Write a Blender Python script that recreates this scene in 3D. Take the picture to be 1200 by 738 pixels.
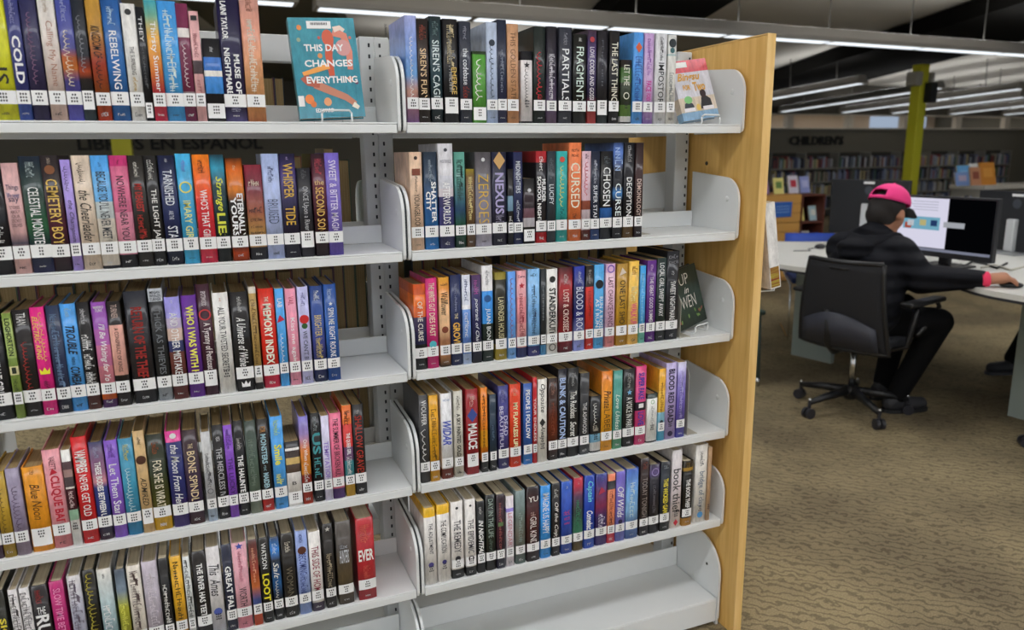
import bpy, math, random, re
from mathutils import Vector, Matrix

for o in list(bpy.data.objects): bpy.data.objects.remove(o)
scene = bpy.context.scene
col = scene.collection
random.seed(11)
PI = math.pi

# ------------------------------------------------------------------ camera
F_PX = 880.0                                   # focal length in pixels of a 1200 x 738 frame
PITCH, YAW, ROLL = (math.radians(a) for a in (12.13, 22.4, -0.62))
CAM = Vector((-.4215, -1.633, 1.393))
_fw = Vector((math.sin(YAW)*math.cos(PITCH), math.cos(YAW)*math.cos(PITCH), -math.sin(PITCH)))
_rt = Vector((math.cos(YAW), -math.sin(YAW), 0)); _up = _rt.cross(_fw)
_c, _s = math.cos(ROLL), math.sin(ROLL)
RT = _rt*_c + _up*_s; UP = -_rt*_s + _up*_c; FW = _fw
cd = bpy.data.cameras.new('camera'); cam = bpy.data.objects.new('camera', cd); col.objects.link(cam)
cd.sensor_width = 36; cd.lens = F_PX/1200*36; cd.clip_start = .05; cd.clip_end = 100
cam.matrix_world = Matrix(((RT.x, UP.x, -FW.x, CAM.x), (RT.y, UP.y, -FW.y, CAM.y), (RT.z, UP.z, -FW.z, CAM.z), (0, 0, 0, 1)))
cd.dof.use_dof = True; cd.dof.focus_distance = 1.8; cd.dof.aperture_fstop = 3.3
scene.camera = cam

# ------------------------------------------------------------------ world, exposure
scene.view_settings.view_transform = 'Standard'; scene.view_settings.look = 'None'
scene.view_settings.gamma = 1; scene.view_settings.use_curve_mapping = False
scene.view_settings.exposure = 0.0
w = bpy.data.worlds.new('library_ambience'); scene.world = w; w.use_nodes = True
w.node_tree.nodes['Background'].inputs[0].default_value = (.78, .89, 1.0, 1)
w.node_tree.nodes['Background'].inputs[1].default_value = 1.3

# a photo pixel gives a direction; the distance comes from the plane it lies on
def ray(x, y): return RT*((x-600)/F_PX) + UP*((369-y)/F_PX) + FW
def onz(x, y, z): d = ray(x, y); return CAM + d*((z-CAM.z)/d.z)
def ony(x, y, Y): d = ray(x, y); return CAM + d*((Y-CAM.y)/d.y)
def onx(x, y, X): d = ray(x, y); return CAM + d*((X-CAM.x)/d.x)
def ond(x, y, k): return CAM + ray(x, y)*k
def onplane(x, y, P, n): d = ray(x, y); n = Vector(n); return CAM + d*((Vector(P)-CAM).dot(n)/d.dot(n))

# ------------------------------------------------------------------ materials
def lin(h, k=1.0):
    r = [int(h[i:i+2], 16)/255 for i in (0, 2, 4)]
    r = [(c/12.92 if c <= .04045 else ((c+.055)/1.055)**2.4)*k for c in r]
    return (min(r[0], .92), min(r[1], .92), min(r[2], .92), 1)
BOOST = 1.22
def bsdf(name, rough=.5, spec=.5):
    m = bpy.data.materials.new(name); m.use_nodes = True
    b = m.node_tree.nodes['Principled BSDF']; b.inputs['Roughness'].default_value = rough
    b.inputs['Specular IOR Level'].default_value = spec
    return m, m.node_tree, b
def node(t, kind, **kw):
    n = t.nodes.new(kind)
    for k, v in kw.items(): setattr(n, k, v)
    return n
_flat = {}
def flat(h, rough=.5, metal=0.0, k=BOOST, spec=.5, grain=0, gscale=300, bump=0):
    key = (h, rough, metal, k, spec, grain, gscale, bump)
    if key in _flat: return _flat[key]
    m, t, b = bsdf('paint_'+h, rough, spec); b.inputs['Metallic'].default_value = metal
    b.inputs['Base Color'].default_value = lin(h, k)
    if grain or bump:
        tc = node(t, 'ShaderNodeTexCoord'); nz = node(t, 'ShaderNodeTexNoise'); nz.inputs['Scale'].default_value = gscale
        nz.inputs['Detail'].default_value = 4
        t.links.new(tc.outputs['Object'], nz.inputs['Vector'])
        if grain:
            mx = node(t, 'ShaderNodeMix', data_type='RGBA'); c = lin(h, k)
            mx.inputs[6].default_value = tuple(x*(1-grain) for x in c[:3])+(1,); mx.inputs[7].default_value = tuple(min(1, x*(1+grain)) for x in c[:3])+(1,)
            t.links.new(nz.outputs['Fac'], mx.inputs[0]); t.links.new(mx.outputs[2], b.inputs['Base Color'])
        if bump:
            bp = node(t, 'ShaderNodeBump'); bp.inputs['Strength'].default_value = bump; bp.inputs['Distance'].default_value = .004
            t.links.new(nz.outputs['Fac'], bp.inputs['Height']); t.links.new(bp.outputs['Normal'], b.inputs['Normal'])
    _flat[key] = m; return m
def emit(h, s):
    m = bpy.data.materials.new('glow_'+h); m.use_nodes = True; t = m.node_tree; t.nodes.clear()
    e = node(t, 'ShaderNodeEmission'); e.inputs[0].default_value = lin(h); e.inputs[1].default_value = s
    o = node(t, 'ShaderNodeOutputMaterial'); t.links.new(e.outputs[0], o.inputs[0]); return m
def ramp_mat(spec, rough=.4):
    """printed cover: colour bands down the height of the book"""
    m, t, b = bsdf('cover_print', rough, .25)
    b.inputs['Coat Weight'].default_value = .38; b.inputs['Coat Roughness'].default_value = .1
    const = spec.startswith('='); p = spec.lstrip('= ').split()
    if len(p) == 1: st = [(0., p[0])]
    else: st = [(float(p[i]), p[i+1]) for i in range(0, len(p), 2)]
    tc = node(t, 'ShaderNodeTexCoord'); sx = node(t, 'ShaderNodeSeparateXYZ'); iv = node(t, 'ShaderNodeMath', operation='SUBTRACT'); iv.inputs[0].default_value = 1
    t.links.new(tc.outputs['Generated'], sx.inputs[0]); t.links.new(sx.outputs[2], iv.inputs[1])
    cr = node(t, 'ShaderNodeValToRGB'); cr.color_ramp.interpolation = 'CONSTANT' if const else 'LINEAR'
    e = cr.color_ramp.elements
    while len(e) > 1: e.remove(e[-1])
    e[0].position = st[0][0]; e[0].color = lin(st[0][1], BOOST)
    for a, h in st[1:]: n = e.new(a); n.color = lin(h, BOOST)
    nz = node(t, 'ShaderNodeTexNoise'); nz.inputs['Scale'].default_value = 55; nz.inputs['Detail'].default_value = 6; nz.inputs['Roughness'].default_value = .7
    mp = node(t, 'ShaderNodeMapping'); mp.inputs['Scale'].default_value = (1.6, 1, .5); mp.inputs['Location'].default_value = (random.random()*9, 0, random.random()*9)
    t.links.new(tc.outputs['Object'], mp.inputs[0]); t.links.new(mp.outputs[0], nz.inputs['Vector'])
    mr = node(t, 'ShaderNodeMapRange'); mr.inputs[1].default_value = .3; mr.inputs[2].default_value = .7; mr.inputs[3].default_value = .72; mr.inputs[4].default_value = 1.22
    t.links.new(nz.outputs['Fac'], mr.inputs[0])
    mx = node(t, 'ShaderNodeVectorMath', operation='SCALE')
    t.links.new(iv.outputs[0], cr.inputs[0]); t.links.new(cr.outputs[0], mx.inputs[0]); t.links.new(mr.outputs[0], mx.inputs['Scale'])
    t.links.new(mx.outputs[0], b.inputs['Base Color'])
    return m
def stripes(name, h1, h2, axis, scale, rough=.8, detail=2.0, dist=1.0):
    m, t, b = bsdf(name, rough, .3)
    tc = node(t, 'ShaderNodeTexCoord'); wv = node(t, 'ShaderNodeTexNoise'); mp = node(t, 'ShaderNodeMapping')
    s = [4, 4, 4]; s[axis] = scale; mp.inputs['Scale'].default_value = s
    wv.inputs['Scale'].default_value = 1; wv.inputs['Detail'].default_value = detail; wv.inputs['Distortion'].default_value = dist
    cr = node(t, 'ShaderNodeValToRGB'); cr.color_ramp.elements[0].position = .35; cr.color_ramp.elements[1].position = .65
    cr.color_ramp.elements[0].color = lin(h1, BOOST); cr.color_ramp.elements[1].color = lin(h2, BOOST)
    t.links.new(tc.outputs['Object'], mp.inputs[0]); t.links.new(mp.outputs[0], wv.inputs['Vector']); t.links.new(wv.outputs['Fac'], cr.inputs[0]); t.links.new(cr.outputs[0], b.inputs['Base Color'])
    return m
PAGES = stripes('page_edges', '88724e', 'a8926a', 0, 900)
PAGES_PALE = stripes('page_edges_pale', 'b5a88e', 'cfc4ac', 0, 900)
OAK = stripes('oak_veneer', 'cb9f55', 'd8b068', 1, 60, .45, 4, .6)
OAK_EDGE = stripes('oak_edging', 'd2aa66', 'deba7c', 0, 70, .45, 4, .3)
STEEL_WHITE = flat('d4d6d6', .42, spec=.4)
STEEL_GREY = flat('c0c2c2', .45, spec=.4)
STICKER = flat('e8e6e6', .45)
INK = flat('2b2b30', .7)
CHROME = flat('c8c8c8', .22, 1.0)
BLACK = flat('17171a', .5)

# ------------------------------------------------------------------ mesh helpers
class MB:
    def __init__(s): s.v = []; s.f = []; s.m = []
    def add(s, vs, fs, mi=0):
        n = len(s.v); s.v += [tuple(q) for q in vs]; s.f += [tuple(n+i for i in q) for q in fs]; s.m += [mi]*len(fs); return s
    def box(s, x0, x1, y0, y1, z0, z1, mi=0):
        return s.add([(x0,y0,z0),(x1,y0,z0),(x1,y1,z0),(x0,y1,z0),(x0,y0,z1),(x1,y0,z1),(x1,y1,z1),(x0,y1,z1)],
                     [(0,3,2,1),(4,5,6,7),(0,1,5,4),(1,2,6,5),(2,3,7,6),(3,0,4,7)], mi)
    def obox(s, M, sx, sy, sz, mi=0):
        vs = [M @ Vector((a*sx/2, b*sy/2, c*sz/2)) for a, b, c in ((-1,-1,-1),(1,-1,-1),(1,1,-1),(-1,1,-1),(-1,-1,1),(1,-1,1),(1,1,1),(-1,1,1))]
        return s.add(vs, [(0,3,2,1),(4,5,6,7),(0,1,5,4),(1,2,6,5),(2,3,7,6),(3,0,4,7)], mi)
    def prism(s, poly, fn, a, b, mi=0):
        """poly: 2-D outline, fn(u, v, t) -> 3-D, extruded from t=a to t=b"""
        n = len(poly); vs = [fn(u, v, a) for u, v in poly] + [fn(u, v, b) for u, v in poly]
        return s.add(vs, [tuple(range(n))[::-1], tuple(range(n, 2*n))] + [(i, (i+1) % n, n+(i+1) % n, n+i) for i in range(n)], mi)
    def tube(s, path, r, n=8, mi=0, closed=False):
        path = [Vector(p) for p in path]; rings = []
        rr = r if isinstance(r, (list, tuple)) else [r]*len(path)
        for i, p in enumerate(path):
            a = path[i-1] if i else path[0]; b = path[i+1] if i < len(path)-1 else path[-1]
            d = (b-a).normalized(); u = d.orthogonal().normalized() if i == 0 else (pu - d*pu.dot(d)).normalized()
            pu = u; v = d.cross(u); rings.append([p + (u*math.cos(2*PI*k/n) + v*math.sin(2*PI*k/n))*rr[i] for k in range(n)])
        vs = [q for rg in rings for q in rg]; fs = []
        for i in range(len(rings)-1):
            for k in range(n): fs.append((i*n+k, i*n+(k+1) % n, (i+1)*n+(k+1) % n, (i+1)*n+k))
        fs += [tuple(range(n))[::-1], tuple(range((len(rings)-1)*n, len(rings)*n))]
        return s.add(vs, fs, mi)
    def lathe(s, prof, cx=0, cy=0, n=16, mi=0):
        """prof: (r, z) pairs"""
        vs = [(cx+r*math.cos(2*PI*k/n), cy+r*math.sin(2*PI*k/n), z) for r, z in prof for k in range(n)]; fs = []
        for i in range(len(prof)-1):
            for k in range(n): fs.append((i*n+k, i*n+(k+1) % n, (i+1)*n+(k+1) % n, (i+1)*n+k))
        fs += [tuple(range(n))[::-1], tuple(range((len(prof)-1)*n, len(prof)*n))]
        return s.add(vs, fs, mi)
    def ball(s, c, r, nu=12, nv=8, mi=0):
        c = Vector(c); r = Vector((r, r, r)) if not isinstance(r, (tuple, Vector)) else Vector(r)
        vs = []; fs = []
        for j in range(nv+1):
            th = PI*j/nv
            for i in range(nu):
                ph = 2*PI*i/nu; vs.append((c.x+r.x*math.sin(th)*math.cos(ph), c.y+r.y*math.sin(th)*math.sin(ph), c.z+r.z*math.cos(th)))
        for j in range(nv):
            for i in range(nu): fs.append((j*nu+i, (j+1)*nu+i, (j+1)*nu+(i+1) % nu, j*nu+(i+1) % nu))
        return s.add(vs, fs, mi)
    def capsule(s, a, b, ra, rb, n=12):
        """tapered limb with round ends"""
        a = Vector(a); b = Vector(b); s.ball(a, ra, n, 8); s.ball(b, rb, n, 8); return s.tube([a, b], [ra, rb], n)
    def mesh(s, name, mats=(), smooth=False):
        me = bpy.data.meshes.new(name); me.from_pydata(s.v, [], s.f)
        for q in mats: me.materials.append(q)
        if len(mats) > 1: me.polygons.foreach_set('material_index', s.m)
        if smooth: me.polygons.foreach_set('use_smooth', [True]*len(me.polygons))
        me.update(); return me
    def build(s, name, mat, parent=None, smooth=False, bevel=0, seg=2):
        mats = mat if isinstance(mat, (list, tuple)) else [mat]
        o = link(name, s.mesh(name, mats, smooth), parent)
        if bevel:
            q = o.modifiers.new('edge', 'BEVEL'); q.width = bevel; q.segments = seg; q.limit_method = 'ANGLE'
        return o
def link(name, me, parent=None):
    o = bpy.data.objects.new(name, me); col.objects.link(o)
    if parent: o.parent = parent
    return o
def tag(o, label, cat, group=None, kind=None):
    if label: o['label'] = label
    if cat: o['category'] = cat
    if group: o['group'] = group
    if kind: o['kind'] = kind
    return o
def empty(name, loc=(0, 0, 0), rz=0.0):
    o = bpy.data.objects.new(name, None); o.empty_display_size = .1; col.objects.link(o); o.location = loc; o.rotation_euler = (0, 0, rz); return o
def struct(o): o['kind'] = 'structure'; return o

# ------------------------------------------------------------------ lettering (flat print as thin meshes)
_txt = {}
def glyphs(body, style=''):
    key = (body, style)
    if key in _txt: return _txt[key]
    c = bpy.data.curves.new('t', 'FONT'); c.body = body; c.size = 1; c.resolution_u = 2
    if 'i' in style: c.shear = .35
    c.offset = .028 if 'b' in style else (-.012 if 't' in style else .006)
    o = bpy.data.objects.new('t', c); col.objects.link(o)
    me = bpy.data.meshes.new_from_object(o.evaluated_get(bpy.context.evaluated_depsgraph_get()))
    vs = [v.co.copy() for v in me.vertices]; fs = [tuple(p.vertices) for p in me.polygons]
    bpy.data.objects.remove(o); bpy.data.curves.remove(c); bpy.data.meshes.remove(me)
    x0 = min(v.x for v in vs); x1 = max(v.x for v in vs); y0 = min(v.y for v in vs); y1 = max(v.y for v in vs)
    r = ([((v.x-x0)/(x1-x0), (v.y-y0)/(y1-y0)) for v in vs], fs, (x1-x0)/(y1-y0))
    _txt[key] = r; return r
def scribble(n, rnd, slant=False):
    """lettering too blurred to read: uneven strokes"""
    vs = []; fs = []
    if slant:      # running script: one wandering ribbon
        m = n*7; P = []; ph = 0; amp = .3
        for i in range(m+1):
            ph += rnd.uniform(.35, 1.5); amp = .45*amp+.55*rnd.choice((.1, .16, .24, .32, .55))
            P.append((i/m+rnd.uniform(.1, .34)/n*math.cos(ph), .42+amp*math.sin(ph)))
        for i in range(m):
            (a, b), (c, d) = P[i], P[i+1]; L = math.hypot((c-a)*n, d-b) or 1; nx, ny = -(d-b)/L*.05/n, (c-a)*n/L*.05; k = len(vs)
            vs.extend([(a-nx, b-ny), (c-nx, d-ny), (c+nx, d+ny), (a+nx, b+ny)]); fs.append((k, k+1, k+2, k+3))
        return vs, fs, n*.62
    def q(x0, y0, x1, y1, w):
        dx, dy = x1-x0, y1-y0; L = math.hypot(dx, dy) or 1; nx, ny = -dy/L*w, dx/L*w; k = len(vs)
        vs.extend([(x0-nx, y0-ny), (x1-nx, y1-ny), (x1+nx, y1+ny), (x0+nx, y0+ny)]); fs.append((k, k+1, k+2, k+3))
    for i in range(n):
        a = i/n; b = (i+.72)/n; h = rnd.choice((.62, .7, 1.0)); s = .18/n if slant else 0
        wv = .085/n
        q(a+wv, 0, a+wv+s, h, wv)
        k = rnd.random()
        if k < .35: q(b, 0, b+s, h*.9, wv); q(a, h*.5, b, h*.55, .055)
        elif k < .65: q(a, h*.95, b, h*.95, .055); q(a, .05, b, .05, .055)
        elif k < .85: q(a+wv, h*.9, b, .05, .8*wv); q(b, 0, b+s, h, wv)
        else: q(a, h*.6, b, h*.9, .055)
    return vs, fs, n*.62
def emblem_pts(kind):
    if kind == 'circle': return [(math.cos(2*PI*i/18)*.5, math.sin(2*PI*i/18)*.5) for i in range(18)]
    if kind == 'square': return [(-.5,-.4),(.5,-.4),(.5,.4),(-.5,.4)]
    if kind == 'diamond': return [(0,-.7),(.5,0),(0,.7),(-.5,0)]
    if kind == 'triangle': return [(-.5,-.45),(.5,-.1),(-.1,.6)]
    if kind == 'star': return [(math.sin(PI*i/5)*(.5 if i % 2 == 0 else .22), math.cos(PI*i/5)*(.5 if i % 2 == 0 else .22)) for i in range(10)]
    if kind == 'crown': return [(-.5,-.35),(.5,-.35),(.55,.4),(.25,0),(0,.5),(-.25,0),(-.55,.4)]
# ------------------------------------------------------------------ room shell
def carpet():
    m, t, b = bsdf('carpet_pile', .95, .1)
    tc = node(t, 'ShaderNodeTexCoord')
    n1 = node(t, 'ShaderNodeTexNoise'); n1.inputs['Scale'].default_value = 1.3; n1.inputs['Detail'].default_value = 3
    wv = node(t, 'ShaderNodeTexWave', wave_type='BANDS', bands_direction='DIAGONAL'); wv.inputs['Scale'].default_value = 13; wv.inputs['Distortion'].default_value = 9; wv.inputs['Detail'].default_value = 2; wv.inputs['Detail Scale'].default_value = 1.6
    n2 = node(t, 'ShaderNodeTexNoise'); n2.inputs['Scale'].default_value = 260; n2.inputs['Detail'].default_value = 2
    c1 = node(t, 'ShaderNodeValToRGB'); c1.color_ramp.elements[0].position = .38; c1.color_ramp.elements[1].position = .62
    c1.color_ramp.elements[0].color = lin('776b55', 1.05); c1.color_ramp.elements[1].color = lin('9a8b6c', 1.05)
    c2 = node(t, 'ShaderNodeValToRGB'); c2.color_ramp.elements[0].position = .08; c2.color_ramp.elements[1].position = .34
    c2.color_ramp.elements[0].color = (.5, .5, .52, 1); c2.color_ramp.elements[1].color = (1, 1, 1, 1)
    c3 = node(t, 'ShaderNodeMapRange'); c3.inputs[1].default_value = .3; c3.inputs[2].default_value = .7; c3.inputs[3].default_value = .7; c3.inputs[4].default_value = 1.3
    m1 = node(t, 'ShaderNodeMix', data_type='RGBA', blend_type='MULTIPLY'); m1.inputs[0].default_value = .8
    sc = node(t, 'ShaderNodeVectorMath', operation='SCALE')
    for n in (n1, wv, n2): t.links.new(tc.outputs['Object'], n.inputs['Vector'])
    t.links.new(n1.outputs['Fac'], c1.inputs[0]); t.links.new(wv.outputs['Fac'], c2.inputs[0]); t.links.new(n2.outputs['Fac'], c3.inputs[0])
    t.links.new(c1.outputs[0], m1.inputs[6]); t.links.new(c2.outputs[0], m1.inputs[7]); t.links.new(m1.outputs[2], sc.inputs[0]); t.links.new(c3.outputs[0], sc.inputs['Scale'])
    t.links.new(sc.outputs[0], b.inputs['Base Color'])
    bp = node(t, 'ShaderNodeBump'); bp.inputs['Strength'].default_value = .5; bp.inputs['Distance'].default_value = .003
    t.links.new(n2.outputs['Fac'], bp.inputs['Height']); t.links.new(bp.outputs[0], b.inputs['Normal'])
    return m
struct(MB().box(-9, 22, -9, 16, -.1, 0).build('floor', carpet()))
WALL_Y = 11.0
def ceil_z(y): return 3.0 - .05*(y-6)
CEIL = flat('c4c0b8', .9, k=1.3)
cz = [(-9, ceil_z(-9)), (22, ceil_z(-9)), (22, ceil_z(16)), (-9, ceil_z(16))]
mb = MB(); ys = (-9, -9, 16, 16); xs = (-9, 22, 22, -9)
mb.add([(xs[i], ys[i], ceil_z(ys[i])) for i in range(4)] + [(xs[i], ys[i], ceil_z(ys[i])+.2) for i in range(4)], [(0,1,2,3),(7,6,5,4),(0,4,5,1),(1,5,6,2),(2,6,7,3),(3,7,4,0)])
struct(mb.build('ceiling', CEIL))
# dark diagonal beams under the ceiling
BD = ray(497, 210); BD = Vector((BD.x, BD.y, 0)).normalized(); BD = Vector((BD.x, BD.y, -.05*BD.y))
BN = Vector((0, .05, 1)).normalized()
def beam(pa, pb, n, hx='100f0d'):
    pl = (0, 6, 2.78); a = onplane(*pa, pl, BN); b = onplane(*pb, pl, BN)
    a0 = a - BD*11; a1 = a + BD*9; b0 = b - BD*11; b1 = b + BD*9; up = Vector((0, 0, .2))
    o = MB().add([a0, b0, b1, a1, a0+up, b0+up, b1+up, a1+up], [(0,3,2,1),(4,5,6,7),(0,1,5,4),(1,2,6,5),(2,3,7,6),(3,0,4,7)]).build('trim_%d' % n, flat(hx, .95, k=1, spec=.1))
    struct(o)
beam((914, 93), (914, 120), 1); beam((710, 16), (821, 25), 2); beam((235, 20), (398, 22), 3, '6a665a')
WALLM = flat('6e695d', .9, k=1.1)
struct(MB().box(-9, 22, WALL_Y, WALL_Y+.12, 0, 1.8).build('wall_back', WALLM))
struct(MB().box(-9, 22, WALL_Y-.04, WALL_Y+.16, 1.8, 1.835).build('trim_5', flat('6a665c', .7)))
struct(MB().box(-9, 22, WALL_Y, WALL_Y+.12, 2.14, 2.75).build('wall_upper', flat('5a564e', .9, k=1)))
# unseen walls, added for daylight fill and spine glints, behind and left of the photographer: sill, piers, header, open glazing between
def window_wall(name, fn, a, b):
    mb = MB(); z1 = 3.9
    def bx(u0, u1, z0, z1_):
        x0, y0 = fn(u0, 0); x1, y1 = fn(u1, .2); mb.box(min(x0, x1), max(x0, x1), min(y0, y1), max(y0, y1), z0, z1_)
    bx(a, b, 0, .75); bx(a, b, 2.5, z1); u = a
    while u < b: bx(u, min(u+.45, b), .75, 2.5); u += 1.75
    return struct(mb.build(name, flat('b8b2a6', .9)))
window_wall('wall_front', lambda u, v: (u, -7.6-v), -9, 22)
window_wall('wall_left', lambda u, v: (-7.2-v, u), -7.6, 11)
lw = MB().box(17.4, 19.6, 14.77, 14.79, 1.85, 2.45).build('window_20', emit('b4c4dc', .75)); struct(lw)  # added glowing panel that brightens one of the high panes
MB().box(18.47, 18.53, 14.74, 14.765, 1.85, 2.45).build('glow_panel_bar', flat('c8bfb2', .6), lw)
struct(MB().box(20, 20.2, -7.6, 15, 0, 3.9).build('wall_right', flat('6a665c', .9)))
struct(MB().box(-9, 22, 14.8, 15, 0, 2.6).build('wall_far', flat('cbb9a8', .9)))
glass, gt, gb = bsdf('window_glass', .05); gb.inputs['Transmission Weight'].default_value = 1; gb.inputs['IOR'].default_value = 1.01; gb.inputs['Base Color'].default_value = (.95, .96, .95, 1)
mull = flat('c8bfb2', .6)
wx = [-9 + 1.66*i + .07 for i in range(19)]
for i in range(18):
    x0, x1 = wx[i], wx[i+1]
    fr = MB().box(x0, x0+.17, WALL_Y-.01, WALL_Y+.11, 1.835, 2.14).box(x0+.17, x1, WALL_Y-.01, WALL_Y+.11, 1.835, 1.86).box(x0+.17, x1, WALL_Y-.01, WALL_Y+.11, 2.11, 2.14).build('window_%d' % (i+1), mull); struct(fr)
    MB().box(x0+.17, x1, WALL_Y+.045, WALL_Y+.055, 1.86, 2.11).build('pane', glass, fr)

# ------------------------------------------------------------------ ceiling lights
TUBE = emit('eaf0ff', 1.4); UPGLOW = emit('f4f4f4', 11.0); AISLE = emit('f0f2f8', 9.5); UPFAR = emit('f4f4f4', 6.5); UPLOW = emit('f4f4f4', 3.6)
def fixture(p0, p1, label, w=.2, cables=2, h=.115, glow=None, up=None):
    """long suspended fluorescent fixture from p0 to p1 (centre of its lit underside)"""
    p0 = Vector(p0); p1 = Vector(p1); L = (p1-p0).length; mid = (p0+p1)/2; d = (p1-p0).normalized()
    r = empty('ceiling_light', mid); r.rotation_mode = 'QUATERNION'; r.rotation_quaternion = d.to_track_quat('X', 'Z')
    prof = [(-w/2, 0), (w/2, 0), (w/2, h*.3), (w*.3, h), (-w*.3, h), (-w/2, h*.3)]
    MB().prism(prof, lambda u, v, t: (t, u, v), -L/2, L/2).build('housing', flat('94908a', .5), r)
    n = max(1, round(L/1.22)); s = L/n
    mb = MB()
    for i in range(n): mb.box(-L/2+i*s+.03, -L/2+(i+1)*s-.03, -w*(.42 if glow else .27), w*(.42 if glow else .27), -.006, -.001)
    mb.build('diffuser', glow or TUBE, r)
    mb = MB()
    for i in range(n): mb.add([(-L/2+i*s+.05, -w*.28, h+.001), (-L/2+(i+1)*s-.05, -w*.28, h+.001), (-L/2+(i+1)*s-.05, w*.28, h+.001), (-L/2+i*s+.05, w*.28, h+.001)], [(0, 1, 2, 3)])
    mb.build('uplight', up or UPGLOW, r)
    for k in range(cables):
        x = -L/2 + L*(k+.5)/cables
        MB().tube([(x, 0, h-.01), (x, 0, ceil_z(mid.y)-mid.z-.02)], .006, 6).build('cable', flat('3c3a36', .6), r)
    tag(r, label, 'ceiling light', 'suspended ceiling lights'); return r
Z_AISLE = lambda y: 2.4 - .05*(y-6)
b0 = ony(300, 6, 4.2); b1 = ony(1200, 66, 4.2)
fixture((b0.x-5.5, 4.2, b0.z+.03), (b0.x+.28, 4.2, b0.z+.02), 'strip light end above the shelf, left of the teal display book', .22, 4)
fixture((b0.x+.4, 4.2, b0.z), (b1.x+2, 4.2, b1.z), 'long strip light crossing the view right above the bookshelf', .22, 9)
for i, (a, b, lab) in enumerate((((907.6, 114.5), (1015, 97.6), 'short strip light nearest the wooden end panel, under the dark beam'),
          ((907.6, 131.7), (1107, 103.4), 'second hanging strip light, ending behind the yellow column top'),
          ((969, 134.3), (1198, 104), 'third hanging strip light passing behind the yellow column'),
          ((1036, 134), (1200, 113.8), 'fourth hanging strip light, just below the third one'))):
    P0 = onplane(*a, (0, 6, 2.4), (0, .05, 1)); P1 = onplane(*b, (0, 6, 2.4), (0, .05, 1)); X = (P0.x+P1.x)/2
    far = min(P0.y + (1.2 if i == 0 else 0), 10.8); near = P1.y
    fixture((X, near, Z_AISLE(near)), (X, far, Z_AISLE(far)), lab, .2, 3, up=UPFAR)
for i, X in enumerate((15.5, 17.3)): fixture((X, 6.8, Z_AISLE(6.8)), (X, 10.8, Z_AISLE(10.8)), ('fifth', 'sixth')[i]+' hanging strip light, far right near the high windows', .2, 3, up=UPFAR)
for i, Y in enumerate((1.65, -1.1, -3.6, -6.1)):
    fixture((-6.5, Y, Z_AISLE(Y)), (6.5 if Y < 1 else 7.5, Y, Z_AISLE(Y)), ('strip light over the far side of the bookshelf', 'strip light over the aisle in front of the bookshelf', 'strip light behind the photographer, nearer one', 'strip light behind the photographer, farther one')[i], .3, 6, glow=AISLE)
fixture((1.5, 7.6, 2.3), (4.6, 7.6, 2.3), 'added strip light, unseen behind the top row of books, brightening the ceiling', .3, 5, up=UPLOW)  # added lamp, out of the camera's sight, lifts the ceiling above it
fixture((-8, 12.6, 2.3), (19, 12.6, 2.3), 'strip light in the room beyond the high windows', .4, 4, glow=AISLE)

# ------------------------------------------------------------------ shelving
ZS = [1.461, 1.1817, .902, .6185, .345]; ZB = .087; BAY = .914; DP = .20
def bracket_mesh(top=.155, bot=-.021, front=-.002, back=.205, r=.062, th=.0066):
    pts = [(back, bot), (front+.012, bot), (front+.003, bot+.004), (front, bot+.012)]
    for i in range(9):
        a = PI*(1 - .5*i/8); pts.append((front+r+r*math.cos(a), top-.012-r+r*math.sin(a)))
    pts += [(back, top)]
    mb = MB().prism(pts, lambda u, v, t: (t, u, v), -th/2, th/2)
    return mb.mesh('bracket', [STEEL_WHITE])
BRK = bracket_mesh()
GAP_DARK = flat('2c3034', .6); GAP_MESH = bracket_mesh(.152, -.018, .001, .2, .062, .0042); GAP_MESH.materials[0] = GAP_DARK
def slot_strip(x0, y, z0, z1, parent, pitch=.0254):
    mb = MB(); z = z0
    while z < z1: mb.box(x0-.0032, x0+.0032, y-.0012, y+.001, z, z+.013); z += pitch
    o = mb.build('slot_row', flat('17181a', .9, k=1), parent); o['kind'] = 'stuff'
def shelf_part(x0, x1, z, parent, yf=0.0, yb=DP, s=1, lipback=.044):
    mb = MB(); a, b = sorted((yf, yb))
    mb.box(x0, x1, a, b, z-.004, z)
    mb.box(x0, x1, *sorted((yf, yf+s*.012)), z-.0225, z-.0045)
    mb.box(x0, x1, *sorted((yb-s*.004, yb)), z+.0005, z+lipback)
    return mb.build('shelf', STEEL_WHITE, parent, bevel=.0012, seg=1)
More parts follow.
